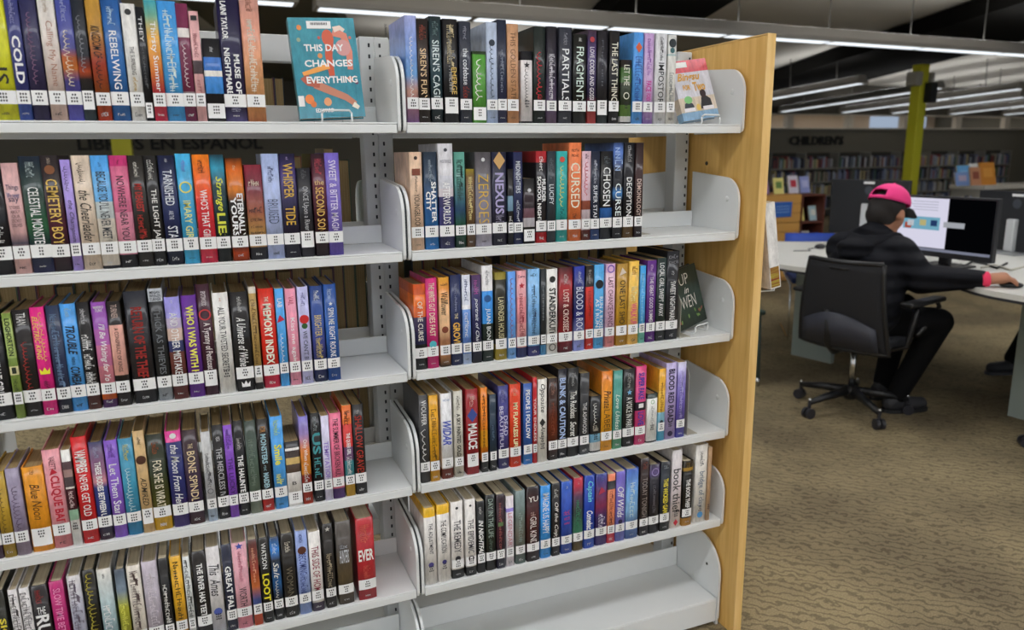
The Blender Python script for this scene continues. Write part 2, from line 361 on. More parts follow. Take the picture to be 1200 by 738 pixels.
def bay(x0, label, left_end):
    r = empty('shelving_bay', (x0+BAY/2, .26, 0))
    def loc(o): o.location -= Vector((x0+BAY/2, .26, 0)); return o
    e = .011
    for z in ZS:
        loc(shelf_part(x0+e, x0+BAY-e, z, r)); loc(shelf_part(x0+e, x0+BAY-e, z, r, .52, .52-DP, -1))
        for x in (x0+.006, x0+BAY-.006):
            o = link('bracket', BRK, r); o.location = (x, 0, z); loc(o)
            g = -1 if x > x0+.4 else 1
            d = MB().lathe([(.0085, 0), (.0075, .002), (.003, .003)], n=14).build('dimple', STEEL_WHITE, o, True)
            d.rotation_euler = (0, -g*-PI/2, 0); d.location = (g*.002, .045, .085)
            o2 = link('bracket', BRK, r); o2.location = (x, .52, z); o2.rotation_euler = (0, 0, PI); loc(o2)
    # base shelf and its taller end plates
    mb = MB().box(x0+e, x0+BAY-e, 0, .21, ZB-.004, ZB).box(x0+e, x0+BAY-e, 0, .006, .012, ZB-.0045).box(x0+e, x0+BAY-e, .206, .21, ZB+.0005, ZB+.066)
    loc(mb.build('base_shelf', STEEL_WHITE, r, bevel=.0012, seg=1))
    loc(MB().box(x0+e, x0+BAY-e, .31, .52, ZB-.004, ZB).box(x0+e, x0+BAY-e, .514, .52, .012, ZB-.0045).build('base_shelf', STEEL_WHITE, r))
    bm = bracket_mesh(.185+.0, -.075, -.004, .215, .1)
    for x in (x0+.006, x0+BAY-.006):
        o = link('base_bracket', bm, r); o.location = (x, 0, ZB); loc(o)
        g = -1 if x > x0+.4 else 1
        s = MB().lathe([(.005, 0), (.004, .003)], n=10).build('screw', flat('3a3a3a', .4, .8), o); s.rotation_euler = (0, g*PI/2, 0); s.location = (g*.002, .055, .085)
        loc(MB().box(x-.004, x+.004, 0, .5, .0, .014).build('foot_rail', STEEL_GREY, r))
    for z0, z1 in ((1.605, 1.665), (.02, .07)):
        loc(MB().box(x0+.035, x0+BAY-.035, .245, .275, z0, z1).build('rail', STEEL_GREY, r, bevel=.002, seg=1))
    # uprights
    for side in (0, 1):
        xx = x0+side*BAY
        a, b = ((xx, xx+.036) if side == 0 else (xx-.036, xx))
        if side == 1 and not left_end: a, b = xx-.05, xx-.004
        loc(MB().box(a, b, .235, .285, .0, 1.668).build('upright', STEEL_GREY, r, bevel=.002, seg=1))
        sx = xx+.013 if side == 0 else xx-.013
        for y in (.2345,):
            o = empty('x') if False else None
            mb = MB(); z = .12
            while z < 1.66: mb.box(sx-.0022, sx+.0022, y-.001, y+.001, z, z+.009); z += .0254
            so = mb.build('slot_row', flat('2c2e32', .9, k=1), r); so['kind'] = 'stuff'; loc(so)
    tag(r, label, 'bookshelf'); return r
bayL = bay(-BAY, 'white steel library shelving bay on the left, filled with books', True)
bayR = bay(0, 'white steel library shelving bay on the right, ending at the wood panel', False)
for z in ZS:   # dark plate fills the gap between neighbouring brackets, its shade as colour
    o = link('gap_plate', GAP_MESH, bayR); o.location = Vector((0, 0, z))-bayR.location
# oak end panel
p = MB().box(.9195, .945, -.06, .585, 0, 1.674).build('end_panel', OAK); p.parent = bayR; p.location = -Vector(bayR.location)
q = MB().box(.9193, .9452, -.0632, -.0602, 0, 1.675).build('panel_edging', OAK_EDGE); q.parent = p
q = MB().box(.9193, .9452, -.0632, .588, 1.6752, 1.678).build('panel_edging', OAK_EDGE); q.parent = p
q = MB().lathe([(.006, 0), (.005, .002)], n=10).build('screw', flat('2a2420', .5), p); q.rotation_euler = (0, -PI/2, 0); q.location = (.9192, .16, 1.36)

# ------------------------------------------------------------------ books
def px_of(P):
    q = Vector(P)-CAM; zz = q.dot(FW); return 600+F_PX*q.dot(RT)/zz, 369-F_PX*q.dot(UP)/zz
def solve_x(px, y0, z):
    a, b = -3., 3.
    for _ in range(40):
        m = (a+b)/2
        if px_of((m, y0, z))[0] < px: a = m
        else: b = m
    return (a+b)/2
def solve_z(py, x, y0):
    a, b = 0., 2.5
    for _ in range(40):
        m = (a+b)/2
        if px_of((x, y0, m))[1] > py: a = m
        else: b = m
    return (a+b)/2
ORD = ('first second third fourth fifth sixth seventh eighth ninth tenth eleventh twelfth thirteenth fourteenth fifteenth sixteenth seventeenth eighteenth nineteenth twentieth '
       'twenty-first twenty-second twenty-third twenty-fourth twenty-fifth twenty-sixth twenty-seventh twenty-eighth twenty-ninth').split()
ROWN = ('top', 'second', 'third', 'fourth', 'fifth')
def bulge_fn(T, hard):
    bl = min(.0026, T*.09) if hard else min(.0010, T*.04)
    return lambda x: bl*min(1., (2*x/T)**2)
def cover_mesh(T, D, H, hard, b):
    f = bulge_fn(T, hard); n = 8
    outer = [(-T/2, D)] + [(-T/2+T*i/n, f(-T/2+T*i/n)) for i in range(n+1)] + [(T/2, D)]
    ti = T/2-b; inner = [(-ti, D)] + [(-ti+2*ti*i/n, f(-T/2+T*i/n)+b) for i in range(n+1)] + [(ti, D)]
    N = len(outer); vs = []
    for z in (0, H):
        vs += [(x, y, z) for x, y in outer] + [(x, y, z) for x, y in inner]
    fs = []; sm = []
    for i in range(N-1):
        fs.append((i, i+1, 2*N+i+1, 2*N+i)); fs.append((N+i+1, N+i, 3*N+i, 3*N+i+1))
        fs.append((i+1, i, N+i, N+i+1)); fs.append((2*N+i, 2*N+i+1, 3*N+i+1, 3*N+i))
    for i in (0, N-1):
        q = (i, 2*N+i, 3*N+i, N+i); fs.append(q if i == 0 else q[::-1])
    return vs, fs
_pm = {}
def on_spine(pts2, fs, T, H, hard, mat, name, parent, lift=.0003, bent=False):
    f = bulge_fn(T, hard) if bent else (lambda x: 0); vs = [(x, f(x)-lift, z) for x, z in pts2]
    me = bpy.data.meshes.new(name); me.from_pydata(vs, [], fs); me.materials.append(mat); me.update()
    return link(name, me, parent)
RX = re.compile(r'^(.*?)#([0-9a-f]{6})@([0-9.]+)(?:-([0-9.]+))?\*([0-9.]+)!?([a-zA-Z]*)$')
def spine_print(root, texts, T, H, hard, rnd, clip=None):
    for tx in texts.split(';'):
        tx = tx.strip()
        if not tx: continue
        m = RX.match(tx)
        if not m: raise RuntimeError('bad spec '+tx)
        body, hx, ta, tb, wf, st = m.groups(); ta = float(ta); wf = float(wf); mat = flat(hx, .5)
        if body[0] == '^':
            kind = body[1:]; c = (1-ta)*H; s = T*wf*.92
            if kind == 'ring':
                n = 20; vs = [(math.cos(2*PI*i/n)*s*r, c+math.sin(2*PI*i/n)*s*r) for r in (.5, .38) for i in range(n)]
                fs = [(i, (i+1) % n, n+(i+1) % n, n+i) for i in range(n)]
            else:
                vs = [(u*s, c+v*s) for u, v in emblem_pts(kind)]; fs = [tuple(range(len(vs)))]
            on_spine(vs, fs, T, H, hard, mat, 'emblem', root, .0005); continue
        tb = float(tb)
        if body[0] == '~': vs, fs, asp = scribble(int(int(body[1:])*(1 if 'i' in st or 'h' in st else 1.6)), rnd, 'i' in st)
        else: vs, fs, asp = glyphs(body, ''.join(c for c in st if c in 'bit'))
        ww = T*wf; L = (tb-ta)*H; zt = (1-ta)*H
        if 'h' in st:   # reads across the spine
            hh = L; pts = [((u-.5)*ww, zt-hh+v*hh) for u, v in vs]
        else:
            ox = T*.2 if 'R' in st else (-T*.21 if 'L' in st else 0)
            if 'R' in st or 'L' in st: ww = min(ww, T*.36)
            ww = min(ww, L/asp*2.6)
            pts = [(ox+(v-.5)*ww, zt-u*L) for u, v in vs]
        if clip:      # the call number label covers what runs under it
            keep = []
            for f in fs:
                zz = [pts[i][1] for i in f]
                if not (clip[0] < sum(zz)/len(zz) < clip[1]): keep.append(f)
            pts = [(x, max(z, clip[1]) if clip[0] < z < clip[1] and z > (clip[0]+clip[1])/2 else (min(z, clip[0]) if clip[0] < z < clip[1] else z)) for x, z in pts]
            fs = keep
        if not fs: continue
        on_spine(pts, fs, T, H, hard, mat, 'spine_lettering', root, .0004)
def strip(x0, x1, z0, z1, n=6):
    vs = [(x0+(x1-x0)*i/n, z) for z in (z0, z1) for i in range(n+1)]
    return vs, [(i, i+1, n+2+i, n+1+i) for i in range(n)]
def sticker(root, T, H, hard, mode, rnd):
    if mode == 'none': 
        z0, z1, wx_ = .033, .055, 0
    elif mode == 'low': z0, z1, wx_ = .006, .034, .48
    elif mode == 'big': z0, z1, wx_ = .02, .054, .46
    elif mode == 'wide': z0, z1, wx_ = .012, .05, .47
    else: z0, z1, wx_ = .028+rnd.uniform(-.001, .001), .052+rnd.uniform(-.001, .001), .5
    st = root
    if wx_:
        vs, fs = strip(-T*wx_*.995, T*wx_*.995, z0, z1); st = on_spine(vs, fs, T, H, hard, STICKER, 'call_number_label', root, .0007, True)
    vs = []; fs = []      # three short lines of call number, too small to read
    for k in range(3):
        zz = z1 - .006 - k*.0058; n = rnd.choice((2, 3, 3))
        for i in range(n):
            x = (i-(n-1)/2)*min(.0042, T*.2); j = len(vs); w_ = min(.0013, T*.07); h_ = rnd.uniform(.0014, .002)
            vs += [(x-w_, zz-h_), (x+w_, zz-h_), (x+w_, zz+h_), (x-w_, zz+h_)]; fs.append((j, j+1, j+2, j+3))
    on_spine(vs, fs, T, H, hard, INK, 'call_number', st, .0010, True)
def make_book(name, T, D, H, hard, ramp, texts, mode, rnd, pale=False):
    b = min(.0024, T*.12) if hard else min(.0007, T*.06)
    vs, fs = cover_mesh(T, D, H, hard, b)
    me = bpy.data.meshes.new('cover'); me.from_pydata(vs, [], fs); me.materials.append(ramp_mat(ramp)); me.update()
    me.polygons.foreach_set('use_smooth', [abs(p.normal.z) < .5 and abs(p.normal.x) < .9 for p in me.polygons])
    root = link(name, me)
    iz = .0035 if hard else .0006; iy = .004 if hard else .0012
    f = bulge_fn(T, hard)
    MB().box(-T/2+b+.0002, T/2-b-.0002, f(T/2)+b+.0004, D-iy, iz, H-iz).build('page_block', PAGES_PALE if pale else PAGES, root)
    spine_print(root, texts, T, H, hard, rnd, {'none': None, None: None, 'low': (.004, .035), 'big': (.019, .055), 'wide': (.011, .051)}.get(mode, (.0265, .0535)))
    if mode is not None: sticker(root, T, H, hard, mode, rnd)
    if mode == '' and T > .016 and rnd.random() < .75:      # small imprint mark at the foot of the spine
        c = ramp.split()[-1]; lum = sum(int(c[i:i+2], 16) for i in (0, 2, 4))/3
        vs, fs, _a = scribble(rnd.choice((2, 3, 4)), rnd); w_ = min(T*.5, .012); h_ = rnd.choice((.003, .005, .007))
        on_spine([((u-.5)*w_, .012+(v-.5)*h_) for u, v in vs], fs, T, H, hard, flat('c8c8ca' if lum < 130 else '2c2c34', .5), 'imprint_mark', root, .0006)
    return root
Y_SPINE = .007
def shelve(data):
    side = row = None; n = 0
    for ln in data.strip().splitlines():
        if '|' not in ln:
            a, b = ln.split(); side, row = a, int(b); n = 0; continue
        p = ln.split('|'); xl, xr, yt = (float(v) for v in p[0].split())
        rnd = random.Random(hash((side, row, n)) & 0xffff if False else (ord(side[0])*1000+row*100+n))
        z = ZS[row]+.0004; hard = (xr-xl) > 10.5 and p[4].strip() != 'low'
        y0 = Y_SPINE + rnd.uniform(0, .003)
        if side == 'T':
            zt = solve_z(yt, solve_x((xl+xr)/2, y0, z+.21), y0); X0 = solve_x(xl, y0, zt); X1 = solve_x(xr, y0, zt)
        else:
            X0 = solve_x(xl, y0, z); X1 = solve_x(xr, y0, z); zt = solve_z(yt, (X0+X1)/2, y0)
        T = X1-X0-.0004; H = min(zt-z, .272); D = min(.168, max(.115, H*.66))+rnd.uniform(-.006, .004)
        cn, ltr = p[3].split(',')
        bk = make_book('book', T, D, H, hard, p[1].strip(), p[2], p[4].strip(), rnd, row in (0, 4))
        bk.location = ((X0+X1)/2, y0, z)
        bayn = 'right' if side == 'R' else 'left'
        mm = re.match(r'^(.*?) ((?:with|next|between|topped|splashed|fading|streaked|beside|to|over) .*)$', cn)
        what = f"{mm.group(1)} book {mm.group(2)}" if mm else f"{cn} book" + (f" with {ltr} lettering" if ltr else '')
        lab = what + f", {ORD[n]} from left, {ROWN[row]} shelf, {bayn} bay"
        tag(bk, lab, 'book', f"books on the {ROWN[row]} shelf of the {bayn} bay"); n += 1
BOOKS = """
L 0
-7 23.5 -26 |c3c32a|~9#202010@.1-.3*.5;IS#1c1c10@.62-.74*.6|bright yellow,black|
23.5 39.6 -22 |= 0 343870 .86 3a4f96|COLD#e8e8ea@.38-.73*.62!b;~7#8f90b8@.12-.3*.4|navy blue,bold white|
40.5 59.5 -19 |0 2b2c50 .5 34304e .8 2a2446|~15#7d5a78@.2-.72*.5!i|dark indigo,muted purple|
61 80.5 -18 |0 cfccc6 .6 cbbcb4 1 c4a89c|Calling My Name#9a5a3c@.26-.74*.5!t;~6#b0a090@.04-.2*.35|cream,thin brown|
81.5 99.5 -16 |0 3f4a94 .45 4a4a8a .52 a8562a .6 b86a30 .7 4a4688 1 5a58b0|~13#e0d2b8@.32-.74*.6!i;~5#9aa0c8@.1-.26*.35|violet blue,cream script|
99.5 114 -14 |0 22262e .5 22262e .58 7a2f22 .62 b04a2a .68 2a2426 1 2c3a40|~12#8a8c94@.2-.62*.45!i|black with a red flare,grey|big
115.5 132.5 -13 |0 b48a3a .3 a87a34 .55 9a3a2a .8 8f4a22 1 a8341e|KINGDOM OF#17120e@.27-.52*.6!i;~6#1a1210@.54-.74*.55!i|bronze,black|
133 154 -11 |0 24508c .5 2f66a6 1 2a5a94|REBELWING#e4ecf2@.3-.75*.42;~5#a8c4dc@.12-.26*.4|medium blue,white|
155.5 172 4 |d4d2ce|THE SURPRISING#3a3a34@.36-.6*.3;~5#b8942e@.62-.74*.3;^circle#2a2a2a@.07*.5|greyish white,small black|
172.5 181 8 |15171c|THEY#d8d8da@.08-.3*.5;~9#5a5c60@.34-.7*.4|thin black,white|low
182.5 197 0 |0 3f98a6 .12 6aa08a .3 d09a3a .55 d07a34 .75 b83a42 1 c42f4c|Thirsty Summer#f0ece6@.17-.75*.55;|teal to orange,white|
197 219 1 |0 3f8ccc .4 4496d4 1 3f90c8|~12#cfe6f4@.08-.75*.45!t|sky blue,thin white|
218 232 4 |= 0 6e2a48 .2 c8c4c0 .28 6a2844 .74 9a8a90 .78 6a2848|~9#d8c8cc@.33-.7*.5!i|maroon with a white band,pale script|
232.5 243.5 13 |= 0 cf9f9f .44 46383c .56 cf9f9f|~7#8a4a50@.2-.42*.45;~3#a05a60@.62-.74*.4;^square#1a1a1c@.06*.7|dusty pink,dark red|
244.5 265.5 45 |= 0 1c1c20 .22 2f66b0 .38 d8d4cc .45 3f84cc .66 1c1c20|~4#c8c8cc@.1-.16*.5|short black with a blue picture,small white|low
265 291 -3 |0 1c1838 .5 231f42 .9 2a2446 1 5a5484|LAINI TAYLOR#e6e4ea@.03-.33*.26!bL;NIGHTMARE#e6e4ea@.4-.78*.26!bL;MUSE OF#e6e4ea@.45-.77*.26!bR;~3#8a88a0@.85-.92*.5|thick dark indigo,bold white|
291.5 313 -8 |0 b88a80 .3 cf8f78 .7 d29a6a .9 c88a58 1 a8663f|~14#f0e0d4@.2-.76*.4!t;~5#8a5a4a@.04-.14*.4|tall peach and copper,thin white|
L 1
-7 18 196 |17161b|~8#d0d0d0@.4-.7*.5;|black,white|
19 38.5 191 |0 c79d9c .62 c9a0a0 .72 5a5668 .8 c9a09c|Things#2a3050@.19-.25*.75!h;We never#2a4a80@.26-.31*.75!h;say#2a3050@.31-.36*.6!h;STORIES#6a4a50@.38-.41*.6!h;ABOUT#6a4a50@.42-.45*.6!h;OUR#6a4a50@.46-.49*.5!h;SECRET#6a4a50@.5-.53*.6!h;SELVES#6a4a50@.54-.57*.6!h|dusty pink,stacked small dark|
39.5 64.5 183 |0 1c2432 .35 20382f .6 2a5a3c .8 1f2a40 1 2a2c4c|CELESTIAL MONSTERS#e6eaec@.26-.8*.5;~5#9aa8a8@.05-.18*.4|dark green and navy,tall white|
63.5 85 182 |0 2a2426 .25 2c2022 .6 4a2030 1 241c20|CEMETERY BOYS#d8b45a@.2-.8*.62;~5#a89a8a@.02-.07*.3;^circle#7a4a2a@.12*.6|dark maroon,gold|
86.5 98 187 |9c88cc|the Champions#2c2440@.36-.76*.6!i;~9#2c2440@.06-.28*.6!i|narrow lavender,black script|
99.5 120.5 182 |cbb9a6|the Cheerleaders#2a2422@.3-.78*.62!i;~10#2a2422@.06-.24*.6!i|beige,black script|
121 141.5 182 |= 0 4f98d6 .14 62a2d4 .4 b8c0c0 .55 d0c8bc .97 22242a|BECAUSE YOU'LL NEVER MEET ME#33363e@.14-.8*.55;~5#2c5a8c@.06-.1*.6|blue fading to cream,dark handwritten|
142 163 182 |= 0 b5326a .09 c26080 .5 d788a0 .88 1e1c20|NOWHERE NEAR YOU#2e2630@.18-.75*.42;~5#7a2040@.04-.08*.5|pink,thin black|
163.5 181 182 |262320|MY DEAREST#a8261e@.25-.5*.5!b;~6#a8261e@.53-.76*.5!b;~9#d8d4cc@.06-.19*.5|black,bold red|
181 196 182 |1f1e1f|THE LIGHT JAR#e2e0dc@.3-.78*.55;~7#c8c8c4@.04-.22*.45|black,bold white|
197.5 216.5 182 |0 1a1f3a .5 202a56 1 181a28|TARNISHED#d4d8e0@.13-.45*.55;ARE THE#b8bcc8@.5-.58*.3;STAR#d4d8e0@.64-.8*.6;~4#e0e0e4@.03-.06*.5|midnight navy,silver|
217.5 235 180 |0 44a4d0 .5 4098c4 1 3fa4d0|IMARY GIRL#d8d87a@.42-.8*.5;~7#7a8ad0@.06-.16*.6;^ring#d8d060@.3*.9|bright blue,yellow|
236.5 256 181 |0 d8741e .25 d85a22 .45 cf3030 1 c42a48|WHO'S THAT GIRL#f2eeea@.32-.8*.45;~5#6a3018@.05-.17*.4|orange to red,white|
256 272.5 181 |0 1a3038 .12 2f88a4 .28 1c3840 1 1a1c1c|Strange#d8dc3a@.2-.52*.6!i;LIES#c8cc40@.54-.8*.6!b|black with a teal top,yellow|
274 293 185 |0 3a1a0a .12 c86018 .3 c87018 .42 1c1310 .85 241208 .92 b84410 1 7a2a0a|YOURS#f4f2ee@.37-.76*.45!bL;ETERNALLY#f4f2ee@.34-.78*.4!bR;~5#d8b898@.07-.12*.6|black with orange flames,bold white|
294.5 314.5 193 |0 7a2836 .25 6a2a38 .5 9a5a44 .7 c0935a .86 c0935a .87 25252c|~4#d8c8b8@.15-.22*.6!h;~5#2c2024@.44-.5*.8!h;~5#2c2024@.55-.59*.7!h;~6#2c2024@.63-.66*.7!h;~6#2c2024@.7-.73*.8!h|maroon to gold,small stacked|
315 334.5 180 |0 98a6cc .5 a2aed2 1 a0acd4|BRUISED#353a58@.43-.66*.6!t;~5#5a6288@.12-.27*.35|pale periwinkle,thin dark|
335 353.5 180 |0 1c1a30 .2 3c2f66 .5 2a2444 .8 221c2e 1 1c1a2a|WHISPER#d0a83e@.09-.42*.6;TIDE#d0a83e@.5-.68*.6;~4#a090b8@.03-.06*.5|dark purple,gold|
354 370 197 |= 0 24242a .6 2a2830|ONCE Upon a River#a8a8ac@.2-.7*.5;~5#6a6c70@.02-.12*.5|short black,grey|big
371.5 387 180 |0 2c1c24 .3 5a1c30 .6 3a1420 1 20161c|SECOND SON#d8b060@.32-.77*.6;the#d0b080@.25-.3*.7!h;~5#b04050@.05-.2*.5|dark maroon,pale gold|
387 403.5 179 |0 6a5aae .5 7464b4 1 5c4ca0|SWEET & BITTER MAGIC#d4ccec@.07-.78*.5|violet,thin white|
L 2
-9 18 366 |1a1a1e|OF THAT GIRL#dcdcdc@.36-.76*.45;~5#b0b0b0@.1-.25*.4|black,white|
20 30.5 367 |= 0 7a8f45 .05 92a458 .42 6f853c .5 d8d0a0 .58 758a40|LOGHORTON#23301a@.05-.4*.6!b;1#20281a@.51-.57*.5!h;~6#2c3a20@.62-.74*.5|narrow olive green,dark|
31 52 363 |1f1b1c|~12#a02a24@.3-.78*.5!i;TRAN#d0d0d0@.03-.14*.5|black,jagged red|
52 68.5 360 |d6267e|~11#e8c84a@.05-.5*.4!iR;ELECTRIC KING#ecd04c@.08-.48*.4!iL;^crown#f0dc30@.59*.75;~5#2c1424@.68-.76*.6|hot pink,gold|
70 86 358 |0 26324c .6 2a3450 1 1a1e28|~14#6c86a8@.08-.76*.5|dark slate blue,faint blue|
86 104 356 |4b95d8|TROUBLE#17202c@.2-.47*.6!bi;makes a#17202c@.49-.56*.3;COMEBACK#17202c@.58-.82*.62!bi;~4#a8d0f0@.04-.12*.4|cornflower blue,bold black slanted|
104.5 119.5 354 |= 0 1e1c1e .86 4a221c|~5#e0e0e0@.3-.45*.7;~5#e0e0e0@.48-.62*.7;~4#d8d8d8@.65-.76*.8;~9#c0c0c4@.06-.2*.55|black,white brushed|
121.5 138.5 354 |= 0 8a4aa0 .25 a0569e .4 b8688e .6 c47684 .86 c05a20 .92 4a2a5a|I'll Be Waiting for You#f0e6ee@.2-.78*.55!i;MARIKO#f0e8f0@.035-.06*.7!h;TURK#f0e8f0@.065-.09*.5!h|purple to pink,white script|
139 155 353 |= 0 1f1a1a .22 d09a8c .7 1f1a1a|A CONSPIRACY OF KINGS#3a2426@.25-.67*.3;TURNER#c0a8a0@.03-.16*.45|black with a pink panel,dark|
159 185 341 |0 2a2c34 .5 272326 1 1f1f22|RETURN OF THE THIEF#8f1f1a@.14-.77*.5!b|thick black,dull red|
187 203.5 338 |= 0 a8acb2 .11 1f2022 .82 8c9298|MEGAN#303236@.02-.045*.7!h;WHALEN#303236@.05-.075*.8!h;TURNER#303236@.08-.105*.8!h;THICK AS THIEVES#6c7076@.17-.76*.45|black and silver,grey|
204.5 222 348 |= 0 8c86c8 .2 a89ab4 .3 c4a89a .42 2f3460 .53 6a3a34 .7 5c2c28|AND OTHER MISTAKES#f0eef2@.15-.78*.5;~4#e8e4f0@.03-.06*.5|lavender and brown,white|
223.5 241 346 |5d2a88|WHO I WAS WITH HER#ecdc52@.1-.86*.5!b|purple,bold yellow|
241.5 257 333 |3b1c2a|A Tyranny of Petticoats#e0d8d8@.34-.78*.65;SPOTSWOOD#d8ccd0@.06-.19*.35;^ring#c03a40@.27*1.0|dark plum,white|big
259 277 343 |dad8d4|ALL YOUR TWISTED SECRETS#26262a@.14-.77*.42;~5#c07a50@.05-.085*.6|white,black|none
279 299.5 342 |1d1b1d|A Universe of Wishes#e4e4e4@.25-.77*.5!i;~11#c0c0c0@.05-.2*.45;^crown#e8e8e8@.93*.5|black,white slanted|
300.5 309 336 |= 0 c0b8ac .06 a3834a .82 e0dcd8 .93 201c1a|~13#4a3618@.12-.75*.55|narrow tan,dark brown|
311 329 338 |= 0 c62818 .8 c42644|MEMORY INDEX#f4ead0@.15-.76*.52!b;THE#f4ead0@.08-.13*.25|red,bold cream|
330 340 338 |4c9cdc|~7#e0f0fa@.45-.76*.5!i;LAB#e0f0fa@.1-.19*.5;^triangle#c0203c@.31*1.0|narrow sky blue with a red triangle,white script|
341.5 354 338 |da8ca2|Kiss me again#f6eef0@.3-.77*.5;VAIL#b04a60@.08-.17*.5|pink,white|
355.5 368 336 |b4b4da|WE CAN'T BE#3a3a58@.45-.77*.4;~6#8a8ab8@.06-.2*.4;^circle#c42424@.33*.95;^circle#2c5a2c@.4*.6|pale lavender with a red berry,dark|
370 384.5 335 |0 27407a .4 34509a .6 3f4488 1 1e2848|BRIGHTER#c8b46a@.3-.52*.55;~9#c8b46a@.54-.77*.55;~5#d8dcec@.05-.15*.45|night blue,gold|
385.5 400 333 |0 22488c .5 2a5aa2 1 1e4488|SPIN ME RIGHT ROUND#e8ecf4@.24-.77*.45;^star#e8ecf4@.2*.4;~5#b8c8e4@.05-.15*.45|deep blue,white|
L 3
-8 5.3 560 |4a3448|~8#b8a8b0@.3-.7*.5|plum,pale|
6 20 553 |0 b09030 .6 a8862a 1 9a8030|~10#5a4818@.2-.74*.5!i|olive gold,brown script|
21 37 549 |0 948aa0 .6 8a7f98 1 8c7c8c|~11#5a4c64@.2-.74*.6!i|greyish lavender,plum script|
39.5 64 547 |d68c22|Blue Noon#5a3c10@.2-.62*.45!i;~3#6a4818@.04-.09*.4|orange,brown script|wide
65 85.5 527 |= 0 d69098 .85 c87a80|CLIQUE BAIT#b81f34@.26-.78*.6!b;VALETT#5a2c38@.07-.2*.35;^triangle#b81f34@.225*.5|pink,bold red|
86.5 97 527 |= 0 dcdad6 .12 4a3438 .2 8a6a64 .28 3a2a2c .38 c8c0b8 .4 3f1620 .62 9cc4a8 .73 e2e2e0|~5#e0c8c8@.43-.6*.5|narrow patchwork floral,white|none
99 117 512 |c51f24|VAMPIRES#f4ece8@.12-.33*.7!b;NEVER GET OLD#f4ece8@.35-.74*.5|bright red,white|
118 134 518 |0 3a3c5e .3 8a5a78 .4 c08088 .46 2f3a78 .7 2c3a80 .86 2c2c48 1 3a2430|THESE BODIES BETWEEN US#f0eaf0@.2-.78*.45!b;~7#9a98b8@.05-.16*.4|navy with a pink band,white|
135.5 150.5 516 |8057bc|Let Them Stare#ece4f6@.24-.8*.6;~7#5a3490@.04-.18*.5|purple,white|
151.5 168 514 |0 3c84a4 .5 3f90ae 1 2f7aa8|~13#bcd8d8@.3-.76*.55!i;~9#d0c860@.06-.22*.45|teal blue,pale script|
169 182 505 |c4a474|ADMIRED#2a221a@.45-.73*.5!i;~6#4a3c2a@.06-.13*.6;^circle#4a2c20@.28*1.0|tan with a small portrait,black|big
182.5 203 509 |0 22281e .4 2c3420 .7 4a4a1c .86 6a6020 .87 d0a41a 1 c89a18|FOR SHE IS WRATH#e0d8c0@.27-.8*.5;~6#a0522c@.08-.2*.6|dark olive with a yellow foot,cream|
205 223 505 |= 0 cf3f8c .11 2a2e66 .7 3a2c6a|the Moon From Here#f0ecf4@.14-.8*.5!i;^circle#e8e0ec@.05*.45|navy with a magenta cap,white script|
223.5 241 504 |0 35242a .3 3c2a34 .7 3a2c4c 1 3a1c1c|BONE SPINDLE#dcc8a0@.22-.8*.52;THE#dcc8a0@.14-.19*.3|dark brown,pale gold|
245 256 506 |= 0 b8b8b8 .45 a8a8ac .8 a8b8cc|~12#3a3a40@.24-.62*.5;^ring#5a5a60@.66*.7|pale grey,small dark|
257.5 271 498 |1d1c1e|THE MERCILESS IV#b8b8bc@.24-.76*.5;VEGA#d0d0d4@.12-.17*.5|black,grey|
271 281 498 |= 0 7c46b4 .9 7a46b0|THE LUCKY#3a1a5c@.35-.75*.55;~7#4a2a70@.05-.26*.5|narrow bright purple,dark|
282 293.5 493 |1a191c|THE HAUNTED#ecebea@.36-.8*.55!b;~7#c0bcbc@.18-.3*.45|black,bold white|
295 308 493 |0 3a443e .4 4a5a50 .8 5a6a5c 1 7a8070|~8#6c7c70@.2-.7*.5|dark sage,faint|
309 322 491 |= 0 23201e .86 b42a24|MONSTERS#9cc0cc@.16-.48*.5!b;~3#9cc0cc@.5-.56*.3;MAIDENS#9cc0cc@.58-.79*.5!b;FOR#c08a50@.08-.14*.5|black with a red foot,pale blue|
324 338.5 488 |4b98da|Smile#e4e03c@.3-.52*.6!b;~3#e4e03c@.62-.74*.6;~7#b8d870@.04-.2*.45|light blue,yellow|
339 355.5 517 |= 0 1d1c1e .1 dcd8d4 .14 3a2c28 .25 b89a5a .35 4a3a30 .48 dcd8d4|B#2a2a2c@.62-.67*.3!h|short white illustrated,small black|low
356.5 367.5 488 |0 7a74c0 .2 8a74a8 .38 d07a3a .65 d88a2a .67 8a2418 1 a03018|Only When#f0e8e0@.26-.5*.5;~7#f0e8e0@.52-.76*.45|violet to orange,white|
370 381 484 |17181b|US#3f8f98@.22-.46*.85!b;~3#4fa0a8@.5-.74*.7!t;~5#a0a8ac@.04-.2*.4|black,large teal|
382 391 487 |c9c4dc|TEMPTATION#8a6cc8@.3-.76*.6|narrow pale lilac,violet|
391.5 405 484 |= 0 da6c8a .88 4a2c6a|THE SUMMER OF BROKEN RULES#2c1a24@.06-.78*.45|rose pink,thin black|
406.5 417 475 |= 0 d86a28 .2 c83a38 .45 6a4a70 .6 3f8a94 .86 b08a24|THE QUEER GIRL#f0e8e4@.3-.54*.5!b;~10#e8e4e0@.56-.76*.5;~4#3a1a10@.06-.22*.6|striped orange red and teal,white|
418 431 474 |1f1c1e|SHALLOW GRAVES#b03428@.12-.77*.62;~4#d0c8c4@.06-.1*.5|black,tall red|
T 4
-8 3 692 |= 0 24241c .3 1e1e1a|SIGNS#d8c840@.3-.7*.7!b|black,yellow|
8 19 691 |d0cccc|~14#4a4648@.05-.76*.8|white with linework beside its twin,grey|
21 33 689 |d4d0d0|~14#4a4648@.05-.76*.8|white with linework beside a black book,grey|
